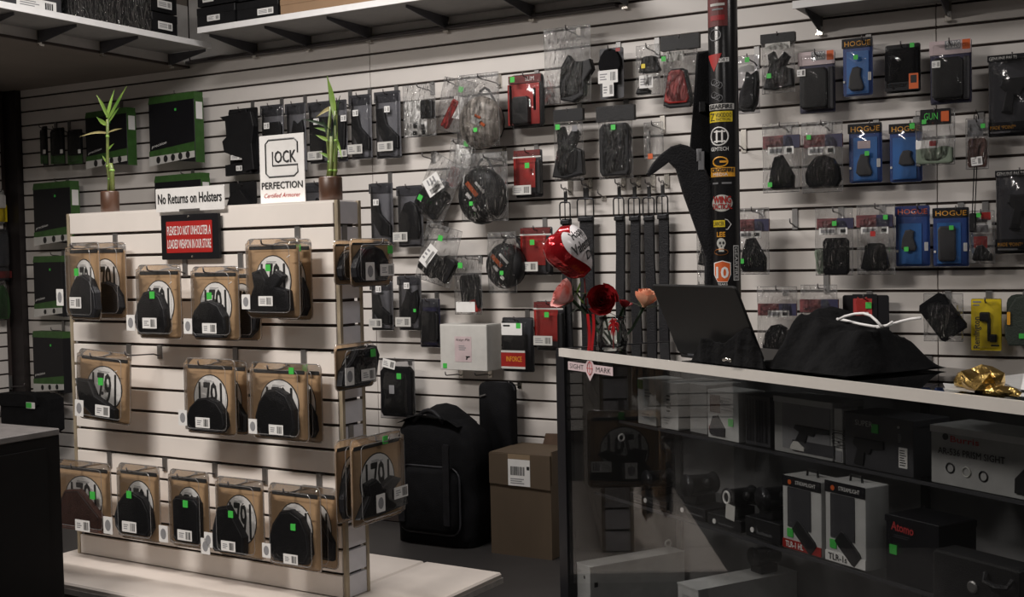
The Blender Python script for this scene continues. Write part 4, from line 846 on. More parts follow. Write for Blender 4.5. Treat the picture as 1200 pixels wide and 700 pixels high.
# square logo card standing on the display
def standing_card(bbox, v, label, name='sign_card', m='paper'):
    f = Face(G0 + gn*v, GA); loc, W, Hh = f.spot(bbox, 0); loc.z = GT
    T = thing(name, label, 'sign', loc, GA)
    B().prism(rrect(W, Hh, .002, 1, 0, Hh/2), -.0015, .0015).out('card', m, T); return T, W, Hh
T, W, Hh = standing_card((305, 157, 357, 238), .045, 'white card with a square letter logo and red script line')
z1 = Hh*.66; w1 = W*.72; h1 = Hh*.54; yy = -.0032
pts = [(w1*.5, z1-h1*.10+h1*.22), (w1*.5, z1+h1*.40), (w1*.40, z1+h1*.5), (-w1*.40, z1+h1*.5), (-w1*.5, z1+h1*.40), (-w1*.5, z1-h1*.40), (-w1*.40, z1-h1*.5), (w1*.38, z1-h1*.5), (w1*.5, z1-h1*.40), (w1*.5, z1-h1*.20), (-w1*.28, z1-h1*.20), (-w1*.28, z1+h1*.18)]
b = B(); b.tube([(x, yy+.0012, z) for x, z in pts], .0030, 4); b.out('logo_outline', 'print_black', T)
text(T, 'OCK', w1*.12, z1+h1*.03, w1*.66, h1*.32, yy, bold=.0008)
text(T, 'PERFECTION', 0, Hh*.265, W*.92, Hh*.10, yy, bold=.0006)
text(T, 'Certified Armorer', 0, Hh*.12, W*.82, Hh*.065, yy, 'sign_red', shear=.35)
T, W, Hh = standing_card((183, 218, 263, 246), -.016, 'cream card lettered no returns on holsters')
T.location.z = GT-.012
text(T, 'No Returns on Holsters', 0, Hh*.55, W*.93, Hh*.42, -.0025, bold=.0010)
B().box((0, .006, .004), (W*.3, .018, .006)).out('clip', 'steel', T)
# red warning sign
f = Face(G0, GA); loc, W, Hh = f.spot((190, 251, 257, 304), .02)
T = thing('warning_sign', 'red warning sign with white lettering in a black frame', 'sign', loc, GA)
B().prism(rrect(W, Hh, .003, 1, 0, Hh/2), -.004, .008, .001).out('frame', 'black_metal', T)
B().prism(rrect(W*.80, Hh*.70, .002, 1, 0, Hh/2), -.0055, -.0035).out('red_panel', 'sign_red', T)
text(T, 'PLEASE DO NOT UNHOLSTER A', 0, Hh*.645, W*.76, Hh*.20, -.0062, 'paper', bold=.0002); text(T, 'LOADED WEAPON IN OUR STORE', 0, Hh*.345, W*.76, Hh*.20, -.0062, 'paper', bold=.0002)
for sx, sz in ((0, .95), (.05, .06)): B().lathe([(.004, 0), (.004, .003), (.001, .004)], 8, Matrix.Translation((sx*W, -.004, sz*Hh)) @ Matrix.Rotation(PI/2, 4, 'X')).out('screw', 'bright_steel', T)

# ================================================================ boxes on the high shelves
def shelf_box(loc, dim, rz, label, m, labels=(), lid=True, group=None, tape=False):
    T = thing('stock_box', label, 'box', loc, rz, group); w_, d_, h_ = dim
    B().box((0, d_/2, h_*.40), (w_-.004, d_-.004, h_*.80)).out('carton', m, T)
    B().box((0, d_/2, h_*.82), (w_, d_, h_*.36), bev=.002).out('lid', m, T)
    for (fx, fz, lw, lh) in labels:
        L = B().prism(rrect(lw, lh, .001, 1, fx*w_, fz*h_), -.0022, -.0002).out('label', 'paper', T)
        bars(L, fx*w_-lw*.12, fz*h_, lw*.6, lh*.6, -.0026, 'print_grey', 3)
        bars(L, fx*w_+lw*.32, fz*h_, lw*.22, lh*.6, -.0026, 'print_black', 4, False, name='barcode')
    if tape: B().box((0, d_/2, h_+.0005), (.05, d_+.002, .001)).out('tape', 'tape', T)
    return T
zl, zb = 2.22, 2.244
def ysh(px): return hit(px, 20, (1, 0, 0), (-4.05, 0, 0)).y
def xsh(px): return hit(px, 10, (0, 1, 0), (0, -.335, 0)).x
ya, yb = ysh(-40), ysh(73); shelf_box((-4.05, (ya+yb)/2, zl), (yb-ya, .22, .20), PI/2, 'grey box with a pale blue label on the bulkhead shelf', 'dark_grey', [(.22, .12, .19, .045)])
ya, yb = ysh(80), ysh(176)
T = shelf_box((-4.05, (ya+yb)/2, zl), (yb-ya, .22, .24), PI/2, 'black film-wrapped box on the bulkhead shelf', 'black_plastic', [(.05, .62, .09, .03)])
B().box((0, .11, .12), (yb-ya+.006, .226, .25)).out('wrap', 'bag_film', T)
ya, yb = ysh(178), ysh(208)
shelf_box((-4.05, (ya+yb)/2, zl), (yb-ya, .22, .10), PI/2, 'lower black box stacked at the bulkhead shelf end', 'black_plastic', [(.0, .45, .085, .035)])
shelf_box((-4.05, (ya+yb)/2, zl+.106), (yb-ya, .22, .10), PI/2, 'upper black box stacked at the bulkhead shelf end', 'black_plastic', [(.0, .35, .085, .035)])
for (a, c, h_, m, ls, lb, z0, tp) in ((230, 275, .095, 'black_plastic', [(-.05, .45, .075, .026)], 'lower black box at the left end of the back wall shelf', 0, 0), (231, 276, .11, 'black_plastic', [(-.2, .3, .065, .035)], 'upper black box at the left end of the back wall shelf', .101, 0), (277, 326, .09, 'black_plastic', [(.2, .4, .09, .028)], 'lower black box beside the brown shelf boxes', 0, 0), (279, 325, .10, 'black_plastic', [(.1, .3, .06, .03)], 'upper black box beside the brown shelf boxes', .096, 0), (328, 438, .075, 'brown_box', [], 'long flat brown box, lower on the back wall shelf', 0, 1), (332, 440, .10, 'brown_box', [], 'long flat brown box, upper on the back wall shelf', .081, 1), (444, 520, .15, 'black_plastic', [], 'dark box on the back wall shelf right of the brown ones', 0, 0)):
    xa, xb_ = xsh(a), xsh(c); shelf_box(((xa+xb_)/2, -.335, zb+z0), (xb_-xa, .29, h_), 0, lb, m, ls, tape=bool(tp))

# ================================================================ on the floor by the wall
# soft black bag
pb = onz(520, 638, 0); fb = Face((pb.x, pb.y, 0), 0); loc, W, Hh = fb.spot((468, 487, 572, 640), 0); loc.z = 0; Hh = .535
W *= .93; T = thing('duffel_bag', 'large soft black bag standing on the floor against the wall', 'bag', (loc.x-.035, loc.y+.065, 0))
b = B(); rings = []
for k in range(11):
    f = k/10; wv = W*(.94+.06*math.sin(PI*f))*(1 if f < .75 else 1-.25*((f-.75)/.25)**2); dv = .20*(1 if f < .8 else 1-.4*((f-.8)/.2)**2)
    rings.append([(x + .012*noise.noise(Vector((x*9, f*5, 1))) - (.02 if f > .9 else 0), y + .010*noise.noise(Vector((x*8, f*6, 7))), Hh*f*.97 + .012*noise.noise(Vector((x*7, y*5, f)))*(f > .1)) for x, y in rrect(wv, dv, .055, 4)])
b.loft(rings); b.out('bag_body', 'black_fabric', T, True)
b = B(); b.loft([[(x*s_, y, z*s_+Hh*.36) for x, z in rrect(W*.72, Hh*.50, .05, 4)] for s_, y in ((1, -.09), (.98, -.135), (.86, -.148))]); b.out('front_pocket', 'black_fabric', T, True)
b = B(); b.tube([(x, -.118, z+Hh*.36) for x, z in rrect(W*.74, Hh*.52, .05, 4)+rrect(W*.74, Hh*.52, .05, 4)[:1]], .004, 5, False); b.out('zipper', 'dark_grey', T)
b = B(); b.sheet(6, 4, lambda i, j: ((i-.5)*W*.75-.02, -.10+.16*j, Hh*.93+.075*math.sin(PI*i)*(.6+.4*j)+.012*noise.noise(Vector((i*4, j*4, 2))))); b.out('top_flap', 'black_fabric', T, True)
b = B(); b.tube([(-W*.22+W*.1*k*.6, -.08, Hh*.95+.05*math.sin(PI*k/6)) for k in range(7)], .010, 7); b.out('carry_handle', 'black_leather', T, True)
b = B(); b.tube([(-W*.40, -.112, Hh*.86), (-W*.36, -.116, Hh*.875)], .004, 6); b.out('zip_pull', 'bright_steel', T)
for s_ in (-1, 1): B().prism(rrect(.03, Hh*.62, .004, 1, s_*W*.27, Hh*.50), -.158, -.148).out('strap', 'black_leather', T)
# brown carton
pc = onz(575, 648, 0); fc = Face((0, pc.y, 0), 0); loc, W, Hh = fc.spot((575, 532, 646, 655), 0)
T = thing('shipping_carton', 'brown cardboard carton with a white shipping label under the zip case', 'carton', (loc.x, pc.y, 0))
Hh = .41; dp = .255
b = B(); b.prism(rrect(W, Hh, .002, 1, 0, Hh/2), 0, dp); b.out('carton_body', 'carton', T)
B().prism([(-W/2, Hh-.125), (W/2, Hh-.135), (W/2, Hh), (-W/2, Hh-.004)], -.006, 0).out('front_flap', 'carton', T)
B().prism([(-W*.1, Hh), (W*.48, Hh), (W*.46, Hh+.05), (-W*.05, Hh+.045)], dp-.01, dp-.004).out('back_flap', 'carton_dark', T)
B().box((W/2+.002, dp/2, Hh-.05), (.005, dp*.96, .13)).out('side_flap', 'carton', T)
L = B().prism(rrect(W*.36, .105, .001, 1, .0, Hh-.075), -.0075, -.0062).out('shipping_label', 'paper', T)
bars(L, -.005, Hh-.068, W*.24, .035, -.0080, 'print_black', 14, False, name='barcode'); bars(L, 0, Hh-.108, W*.28, .025, -.0080, 'print_grey', 3); B().prism(rrect(.012, .014, .001, 1, W*.15, Hh-.055), -.0082, -.0076).out('stamp', 'print_black', L)
B().box((0, -.0066, Hh-.012), (.10, .001, .02)).out('tape', 'tape', T)
# black case low in the corner and hard cases behind the display
goods('card', WALL, (9, 459, 66, 505), 'black soft case with a green price tag in the dark corner', 'case', [('K', 'mag', 10, 462, 65, 505, 'black_fabric', 0, .10, 'case_body'), ('P', [(9, 470), (16, 460), (60, 458), (66, 470), (62, 473), (14, 474)], 'black_fabric', .11, 'lid'), ('R', 31, 472, 41, 479, 'paper', -.117), ('R', 31, 472.5, 37, 478.5, 'green_sticker', -.118)], off=.14, d=.116, card='black_plastic')
pk = WALL.at(86, 540); zt = WALL.at(84, 502, .3).z-.11
T = thing('hard_case', 'black hard case standing behind the white display', 'case', (pk.x-.12, -.26, 0))
B().prism(rrect(.42, zt, .03, 3, 0, zt/2), -.07, .07, .012, 2).out('shell', 'black_plastic', T)
for sx in (-.12, .12): B().box((sx, -.074, zt*.75), (.05, .012, .06), bev=.004).out('latch', 'dark_grey', T)
B().tube([(-.06, -.06, zt), (-.05, -.06, zt+.03), (.05, -.06, zt+.03), (.06, -.06, zt)], .008, 6).out('handle', 'dark_grey', T)

# ================================================================ on the glass counter
V0 = onz(716, 409, CZ); vd = Vector((ray(716, 400).x, ray(716, 400).y, 0)).normalized()
def vp(px, py, dd=0.0): return hit(px, py, vd, V0 + vd*dd)
vr = Vector((vd.y, -vd.x, 0)); vaz = math.atan2(vr.y, vr.x)
# heart balloon on a stick
ctr = vp(667, 297, .02)
T = thing('heart_balloon', 'red and white foil heart balloon on a stick', 'balloon', vp(690, 409, .03))
base = T.location.copy()
nb = (vr*.76 + Vector((0, 0, .38)) - vd*.44).normalized(); ub = (vr*-.52 + Vector((0, 0, .86)) - vd*.12); ub = (ub - nb*ub.dot(nb)).normalized(); xb = ub.cross(nb)
def heart(a):
    x = 16*math.sin(a)**3; y = 13*math.cos(a)-5*math.cos(2*a)-2*math.cos(3*a)-math.cos(4*a); return x/17*.082, (y+2)/17*.094
def bp(x, z, y): return ctr + xb*x + ub*z + nb*y - base
def dome(s_): return .060*math.sqrt(max(0, 1-s_**2.2))
NA, NS = 40, 8
b = B()
for side in (1, -1):
    g = [[b.bm.verts.new(bp(heart(2*PI*k/NA)[0]*s_, heart(2*PI*k/NA)[1]*s_, side*dome(s_)*(1+.10*math.sin(k*2.6)*s_*s_))) for k in range(NA)] for s_ in [(j+.02)/NS for j in range(NS)]+[1.0]]
    for A, C_ in zip(g, g[1:]):
        for k in range(NA): b.bm.faces.new((A[k], A[(k+1) % NA], C_[(k+1) % NA], C_[k]))
b.out('foil_body', 'foil_red', T, True)
b = B(); g = [[b.bm.verts.new(bp(heart(2*PI*k/NA)[0]*s_, heart(2*PI*k/NA)[1]*s_, dome(s_)+.0035)) for k in range(NA)] for s_ in (.01, .2, .4, .6, .75, .86)]
for A, C_ in zip(g, g[1:]):
    for k in range(NA): b.bm.faces.new((A[k], A[(k+1) % NA], C_[(k+1) % NA], C_[k]))
wp_ = b.out('white_panel', 'foil_white', T, True)
def surf(x, z): s_ = min(.86, math.hypot(x/.082, z/.085)); return bp(x, z, dome(s_)+.006)
for s_, zc, w_ in (('Happy', .040, .075), ("Valentine's", .006, .115), ('Day', -.030, .06)): text(wp_, s_, 0, zc, w_, .030, 0, 'print_black', shear=.3, fn=surf, bold=.0007)
tip = bp(0, -.085, 0); b = B(); b.tube([(0, 0, 0), (tip.x*.5, tip.y*.5, tip.z*.5), tip], .0025, 6); b.out('stick', 'red_dark', T)
# roses
def rose(label, c, r, m, axis, stem_to, n=15, leafm='leaf_dark', open_=1.0):
    T = thing('rose', label, 'flower', stem_to); o = Vector(stem_to); ax = Vector(axis).normalized()
    e1 = ax.orthogonal().normalized(); e2 = ax.cross(e1)
    for k in range(n):
        a0 = k*2.4; f = (k+1)/n; R0 = r*(.10+.80*f)*open_; hh = r*(1.25-.55*f)
        def fn(i, j):
            a = a0+(i-.5)*(2.3-.7*f); rr = R0*(.35+.65*math.sin(PI*.5*min(1, j*1.25)))*(1+.14*f*j*j*open_); z = (j-.55)*hh - .10*r*f*(abs(i-.5)*2)**3*j
            return Vector(c)-o + (e1*math.cos(a)+e2*math.sin(a))*rr + ax*z
        B().sheet(5, 5, fn).out('petal', m, T, True)
    s0 = Vector(c)-o-ax*r*.6; b = B(); b.tube([s0, s0*.6-ax*.012, s0*.25, (0, 0, 0)], [.005, .004, .0035, .0035], 6); b.out('stem', leafm, T, True)
    for k in range(4):
        a = k*PI/2; d_ = (e1*math.cos(a)+e2*math.sin(a))
        B().sheet(2, 4, lambda i, j: s0 + d_*(r*.95*j) + ax*(.25*r*j) + d_.cross(ax)*(i-.5)*r*.4*math.sin(PI*(.15+.8*j))).out('sepal', leafm, T, True)
    return T
tc_ = (CAM - V0).normalized()
rose('large open red rose facing out beside the vase', vp(705, 352, -.03), .044, 'rose_red', tc_ + Vector((0, 0, .12)), vp(717, 404, -.01), 18, open_=1.08)
rose('small red rose bud behind the large red rose', vp(732, 356, .03), .022, 'rose_red', Vector((0, 0, 1))+vr*.3, vp(724, 403, .02), 9)
rose('peach and orange rose bud leaning against the laptop', vp(757, 349, .02), .050, 'rose_peach', Vector((0, 0, 1))+vr*.25-vd*.2, vp(727, 405, .015), 14, open_=.74)
rose('pink and cream rose under the heart balloon', vp(660, 346, -.01), .052, 'rose_pink', Vector((0, 0, .5))-vr*.9-vd*.2, vp(712, 403, .0), 13)
for k, (px, py) in enumerate(((676, 344), (681, 358), (726, 372))):
    c = vp(px, py, .03); T = thing('leaf_spray', ['green leaf spray behind the pink rose', 'dark leaf spray below the heart balloon', 'dark leaf spray beside the red ribbon'][k], 'foliage', vp(718+k*3, 404, .028+.004*k)); o = T.location.copy()
    B().tube([(0, 0, 0), (c-o)*.5, c-o], .0025, 5).out('stem', 'leaf_dark', T)
    for j in range(5):
        a = j*1.3; d_ = (vr*math.cos(a) + Vector((0, 0, 1))*math.sin(a)*.8 - vd*.3)
        B().sheet(2, 5, lambda i, q: (c-o) + d_*(.045*q) + Vector((0, 0, 1)).cross(d_)*(i-.5)*.022*math.sin(PI*(.1+.85*q))).out('leaf', 'leaf' if k == 0 else 'leaf_dark', T, True)
# glass vase and ribbon
T = thing('glass_vase', 'low clear glass vase holding the roses', 'vase', vp(718, 411, .012))
b = B(); b.lathe([(.030, 0), (.040, .004), (.046, .03), (.043, .06), (.036, .085), (.040, .10), (.037, .10), (.033, .085), (.040, .06), (.042, .03), (.028, .010)], 24); b.out('glass', 'vase_glass', T, True)
T = thing('ribbon', 'long red ribbon hanging from the large red rose', 'ribbon', vp(692, 411, -.045)); o = T.location.copy()
for s_ in (0, 5): B().sheet(1, 10, lambda i, j: vp(688+s_+3.2*i+1.2*math.sin(j*4+s_), 411-(411-368)*j, -.045)-o).out('ribbon_tail', 'ribbon_red', T, True)
T = thing('foil_ornament', 'small red shredded foil pick in the vase', 'ornament', vp(719, 409, -.045)); o = T.location.copy()
c = vp(719, 380, -.045)-o
B().tube([(0, 0, 0), c], .002, 5).out('pick', 'red_dark', T)
for k in range(16):
    a = k*2.39; d_ = vr*math.cos(a)*.016 + Vector((0, 0, 1))*math.sin(a)*.026 - vd*.008*math.sin(k)
    B().tube([c, c+d_*.6, c+d_+Vector((0, 0, -.008))], [.0028, .0022, .0008], 4).out('foil_strand', 'ribbon_red', T)
# laptop, lid toward the camera
hl = onz(797, 420, CZ); T = thing('laptop', 'open black laptop seen from the back of its lid', 'laptop', hl, CA)
LW, LH, TT = .330, .198, 25*D2R
B().box((LW/2, .115, .010), (LW, .23, .014), bev=.003).out('base', 'laptop_lid', T)
M = Matrix.Rotation(TT, 4, 'X')
b = B(); b.prism(rrect(LW, LH, .010, 3, LW/2, LH/2), -.006, 0, .002, M=M); b.out('lid', 'laptop_lid', T, loc=(0, 0, .016))
b = B(); b.prism(rrect(LW*.94, LH*.90, .004, 2, LW/2, LH/2), .0005, .0012, M=M); b.out('screen', 'dark_grey', T, loc=(0, 0, .016))
for u in (.06, LW-.06): B().tube([(u-.02, 0, .014), (u+.02, 0, .014)], .007, 8).out('hinge', 'dark_grey', T)
# tall tube covered with stickers
pt = hit(851, 330, cn, C0 + cn*.335); tb = Vector((pt.x, pt.y, CZ)); dist = (tb-CAM).dot(_f); TR = 34.0/2*dist/FPX
T = thing('sticker_tube', 'tall glossy black tube covered with maker stickers', 'tube', tb)
TH = 1.36
b = B(); b.lathe([(TR*.97, 0), (TR, .004), (TR, TH-.004), (TR*.96, TH)], 32); b.out('tube_body', 'tube_black', T, True)
faz = math.atan2((CAM-tb).y, (CAM-tb).x)
def tz(py): return hit(851, py, vd, tb - vd*TR).z - CZ
def wrap(x, z, e=.0012): a = faz + x/TR; return ((TR+e)*math.cos(a), (TR+e)*math.sin(a), z)
def tx(px): return math.asin(max(-.99, min(.99, (px-850.5)/17.2)))*TR
def stick(poly, m, name='sticker', e=.0008):
    # subdivide polygon as fan of strips wrapped on the tube
    x0 = min(p[0] for p in poly); x1 = max(p[0] for p in poly)
    bm_ = bmesh.new(); f = bm_.faces.new([bm_.verts.new((p[0], 0, p[1])) for p in poly])
    for k in range(1, 8):
        xx = x0+(x1-x0)*k/8; bmesh.ops.bisect_plane(bm_, geom=bm_.verts[:]+bm_.edges[:]+bm_.faces[:], plane_co=(xx, 0, 0), plane_no=(1, 0, 0))
    for v in bm_.verts: v.co = Vector(wrap(v.co.x, v.co.z, e))
    me = bpy.data.meshes.new(name); bm_.to_mesh(me); bm_.free(); me.materials.append(MATS[m]); return put(me, name, T)
def srect(a, y0, c, y1, m, e=.0008): return stick([(tx(a), tz(y1)), (tx(c), tz(y1)), (tx(c), tz(y0)), (tx(a), tz(y0))], m, e=e)
def stext(par, s_, a, y0, c, y1, m, rot=0, e=.0016, shear=0, bold=0):
    w_, h_ = tx(c)-tx(a), tz(y0)-tz(y1)
    if rot: w_, h_ = h_, w_
    return text(par, s_, (tx(a)+tx(c))/2, (tz(y0)+tz(y1))/2, w_, h_, 0, m, rot, shear, fn=lambda x, z: wrap(x, z, e), bold=bold)
def sell(a, y0, c, y1, m, e=.0008): return stick(ell(tx(c)-tx(a), tz(y0)-tz(y1), 20, (tx(a)+tx(c))/2, (tz(y0)+tz(y1))/2), m, e=e)
def sring(a, y0, c, y1, m, r=.0016):
    X, Z, A, Bz = (tx(a)+tx(c))/2, (tz(y0)+tz(y1))/2, (tx(c)-tx(a))/2, (tz(y0)-tz(y1))/2
    b = B(); b.tube([wrap(X+A*math.cos(k*PI/10), Z+Bz*math.sin(k*PI/10), .001) for k in range(21)], r, 4, False); return b.out('ring_mark', m, T)
s_ = srect(834, -14, 856, 30, 'red_dark'); srect(837, 3, 853, 6, 'paper_dim', .0014); srect(839, 9, 851, 11, 'mid_grey', .0014); srect(837, 17, 853, 23, 'rose_red', .0014)
sring(836, 34, 848, 47, 'mid_grey')
s_ = stick([(tx(833.9), tz(63)), (tx(849), tz(62)), (tx(840), tz(83))], 'sign_red'); stick([(tx(845), tz(73)), (tx(857), tz(72)), (tx(857), tz(67)), (tx(846), tz(68))], 'paper', e=.0010); stext(s_, 'ORT', 846, 68, 856, 72, 'print_black')
for k in range(6): sring(837+3*(k % 3), 92+9*(k//3)+2*k, 843+3*(k % 3), 99+9*(k//3)+2*k, 'mid_grey', .0009)
s_ = srect(834, 121, 862, 128, 'paper_dim'); stext(s_, 'GEARFIRE', 835, 122, 860, 127, 'print_black', bold=.0005)
s_ = srect(834.5, 130, 860, 142.5, 'yellow_card'); stext(s_, 'VOODOO', 841, 132, 859, 137, 'print_black'); stext(s_, 'TACTICAL', 841, 138, 858, 141, 'print_black'); stext(s_, 'Z', 835.5, 132, 840, 141, 'print_black')
sring(836, 149, 855, 170, 'paper', .0020)
for q in (842, 848): s_ = srect(q-1, 152, q+1, 167, 'paper')
for q in (153, 164.5): srect(839, q, 852, q+1.6, 'paper')
stext(s_, 'GEMTECH', 836, 172, 855, 176.5, 'paper')
sring(838, 184, 854, 195, 'amber', .0022); srect(845, 188, 854, 190.5, 'amber')
s_ = srect(835, 196, 862, 207, 'amber'); stext(s_, 'CROSSFIRE', 836, 197, 861, 201.5, 'print_black', bold=.0006); stext(s_, 'MEDIA', 838, 202.5, 854, 206, 'paper')
srect(837, 213.5, 843, 215.5, 'mid_grey', .0014); srect(847, 213.5, 858, 215.5, 'mid_grey', .0014)
s_ = sell(836, 228, 859, 248, 'bone'); stext(s_, 'WING', 838, 230, 857, 238, 'sign_red', e=.002, bold=.0008); stext(s_, 'TACTICAL', 837, 239, 858, 245, 'sign_red', e=.002, bold=.0005)
s_ = srect(837, 258, 850, 266, 'yellow_card'); stext(s_, 'LANCER', 838, 259.5, 849, 264.5, 'print_black')
b = B(); b.tube([wrap(tx(q), tz(r_), .001) for q, r_ in ((850, 257), (853, 258), (857, 263), (853, 269), (851, 269))], .0011, 4); b.out('arrow_outline', 'paper', T)
stext(s_, 'LEE', 841, 272, 850, 277.5, 'amber', bold=.0006)
s_ = sell(840.5, 279, 850.5, 291, 'bone'); srect(842.5, 289, 848.5, 295, 'bone')
for q in (843.2, 847): sell(q-.2, 283, q+2.2, 286.5, 'print_black', e=.0014)
sell(844.8, 287.5, 846.4, 289.5, 'print_black', e=.0014); sring(838, 292, 853, 299, 'wire_gold', .0012)
shp = lambda g: [(tx(837+g), tz(308+g)), (tx(846.5), tz(305.5+g)), (tx(856-g), tz(308+g)), (tx(856-g), tz(322)), (tx(852), tz(331-g)), (tx(841), tz(331-g)), (tx(837+g), tz(322))]
stick(shp(0), 'paper'); s_ = stick(shp(.9), 'orange', e=.0012); stext(s_, '10', 840, 313, 853, 326, 'paper', bold=.0012, e=.002); stext(s_, 'YEARS', 841, 332, 852, 334.5, 'paper')
s_ = srect(859, 288, 865, 329, 'paper'); srect(859.6, 289, 864.4, 328, 'print_black', e=.0012); stext(s_, 'GEARFIRE', 860.2, 290, 863.6, 327, 'paper', rot=-PI/2, e=.0018)
# black curved sheath and straps beside the tube
T2 = thing('curved_sheath', 'black curved sheath with straps leaning on the sticker covered tube', 'sheath', tb - vr*(TR+.034))
o = T2.location.copy(); fo = Face((o.x, o.y, 0), vaz)
Q = lambda a, b_: (lambda p: ((p-o).dot(vr), max(.002, p.z-CZ)))(fo.at(a, b_))
M2 = Matrix.Rotation(vaz, 4, 'Z')
b = B(); b.prism([Q(*q) for q in [(757, 204), (764, 192), (774, 181), (786, 172), (797, 169), (806, 171), (814, 176), (822, 188), (834, 214), (836, 265), (836, 420), (826, 420), (826, 300), (813, 262), (800, 226), (792, 198), (784, 190), (772, 199), (761, 207)]], -.012, .016, .005, 2, M=M2); b.out('sheath_blade', 'black_leather', T2)
b = B(); b.prism([Q(*q) for q in [(817, 62), (832, 58), (833, 120), (832, 236), (824, 236), (808, 182), (812, 135)]], .004, .024, .004, 1, M=M2); b.out('strap_panel', 'black_fabric', T2)
for (a, c_, y0, y1) in ((819, 826, 120, 132), (816, 822, 175, 190), (818, 825, 178, 200)):
    b = B(); b.prism([Q(a, y0), Q(c_, y0), Q(c_, y1), Q(a, y1)], -.016, .002, .002, 1, M=M2); b.out('buckle', 'mid_grey' if y0 > 150 else 'black_plastic', T2)
# heap of black jackets
prof = [cplane(px, py, .20) for px, py in ((798, 422), (806, 398), (822, 388), (850, 384), (872, 376), (890, 372), (915, 370), (930, 360), (942, 356), (962, 362), (980, 374), (1005, 384), (1030, 386), (1048, 395), (1058, 408), (1066, 432))]
prof = [(cuv(p)[0], max(.0, p.z-CZ)) for p in prof]
def hp_(u):
    if u <= prof[0][0] or u >= prof[-1][0]: return 0
    for (a, ha), (c_, hb) in zip(prof, prof[1:]):
        if a <= u <= c_: return ha+(hb-ha)*(u-a)/(c_-a)
U0, U1 = prof[0][0]+.12, prof[-1][0]
def heap(label, u0, u1, v0, v1, s0, s1, seed, m='jacket_cloth', zl_=0.0):
    o = cw((u0+u1)/2, (v0+v1)/2, CZ); T = thing('folded_jacket', label, 'jacket', o, CA)
    um, vm = (u0+u1)/2, (v0+v1)/2
    def top(i, j):
        u = u0+(u1-u0)*i; v = v0+(v1-v0)*j
        e = min(1, min(j, 1-j)*3.4)**.7*min(1, min(i, 1-i)*6)**.65
        h = max(.012, hp_(u))*s1*(.80+.20*math.sin(PI*j)) if s1 else .03
        f = .018*noise.noise(Vector((u*6+seed, v*16, 1)))+.007*noise.noise(Vector((u*26, v*10+seed, 4)))-.026*abs(noise.noise(Vector((u*7+v*12, v*17+seed, 2))))-.008*abs(noise.noise(Vector((u*22-v*20, seed, v*30))))+.008
        return (u-um+.012*noise.noise(Vector((j*5, seed, 1)))*(i in (0, 1)), v-vm+.010*noise.noise(Vector((i*8, seed, 5))), zl_+max(.004, e*(h+f)))
    B().sheet(72, 36, top).out('cloth', m, T, True)
    B().sheet(1, 1, lambda i, j: (u0-um+(u1-u0)*i, v0-vm+(v1-v0)*j, zl_+.002)).out('lining', m, T)
    return T
ub0 = prof[0][0]; ue = prof[-1][0]
hv = cuv(hl)[1]; ulr = cuv(hl)[0]+LW
T = heap('rumpled heap of black jackets on the glass counter', ulr+.012, ue-.03, .04, .35, 0, 1.0, 3.0)
T = heap('low black jacket spread in front of the laptop', cuv(onz(822, 424, CZ))[0], ulr+.05, .016, hv-.042, 0, .60, 8.0)
b = B(); b.tube([(0, 0, 0), (.02, -.006, .004), (.03, -.002, .0)], .004, 6); b.out('zip_pull', 'bright_steel', T, True, loc=(.05, -.05, .022))
def wire(label, pts, v, r=.0032):
    P = [cplane(a, b_, v) for a, b_ in pts]; T = thing('white_cable', label, 'cable', (P[0].x, P[0].y, P[0].z)); o = P[0]
    B().tube([p-o for p in P], r, 7).out('wire', 'white_wire', T, True)
    return T
wire('white cable looping up over the jackets', [(982, 375), (990, 371), (1002, 368), (1012, 367.5), (1020, 370), (1027, 376), (1033, 383)], .17)
wire('white cable trailing flat across the jackets', [(981, 374), (992, 376), (1008, 380), (1025, 383), (1040, 382), (1055, 377), (1068, 374), (1079, 373)], .19)
wire('short white cable end behind the jackets', [(1028, 384), (1040, 381.5), (1046, 377.5)], .18)
# gold foil and papers at the right
def paper(label, pts, dz=.002):
    P = [onz(a, b_, CZ+dz) for a, b_ in pts]; o = P[0]; T = thing('paper_sheet', label, 'paper', o)
    b = B(); vs = [b.bm.verts.new((p-o) + Vector((0, 0, .006*noise.noise(p*8)))) for p in P]; f = b.bm.faces.new(vs)
    bmesh.ops.solidify(b.bm, geom=[f], thickness=.0012); b.out('sheet', 'paper', T)
paper('white paper sheet lying behind the gold foil', [(1160, 443), (1200, 437.5), (1260, 445), (1250, 462), (1196, 455)], .004)
paper('narrow white paper strip beside the gold foil', [(1105, 449), (1140, 452), (1142, 461), (1108, 456)], .003)
paper('white paper under the gold foil', [(1128, 456), (1190, 464), (1250, 472), (1240, 466), (1160, 455)], .0015)
gp = onz(1141, 461, CZ); T = thing('gold_foil_wrap', 'crumpled gold foil wrapper on the glass counter', 'foil', gp, CA-.1)
b = B(); b.blob((0, .02, .022), (.050, .036, .030), 2, .55, 2.2, 5); b.blob((.062, .005, .010), (.040, .018, .011), 2, .5, 2.4, 9); b.blob((-.055, .03, .016), (.022, .018, .018), 2, .5, 2.3, 2); b.out('foil', 'gold_foil', T)

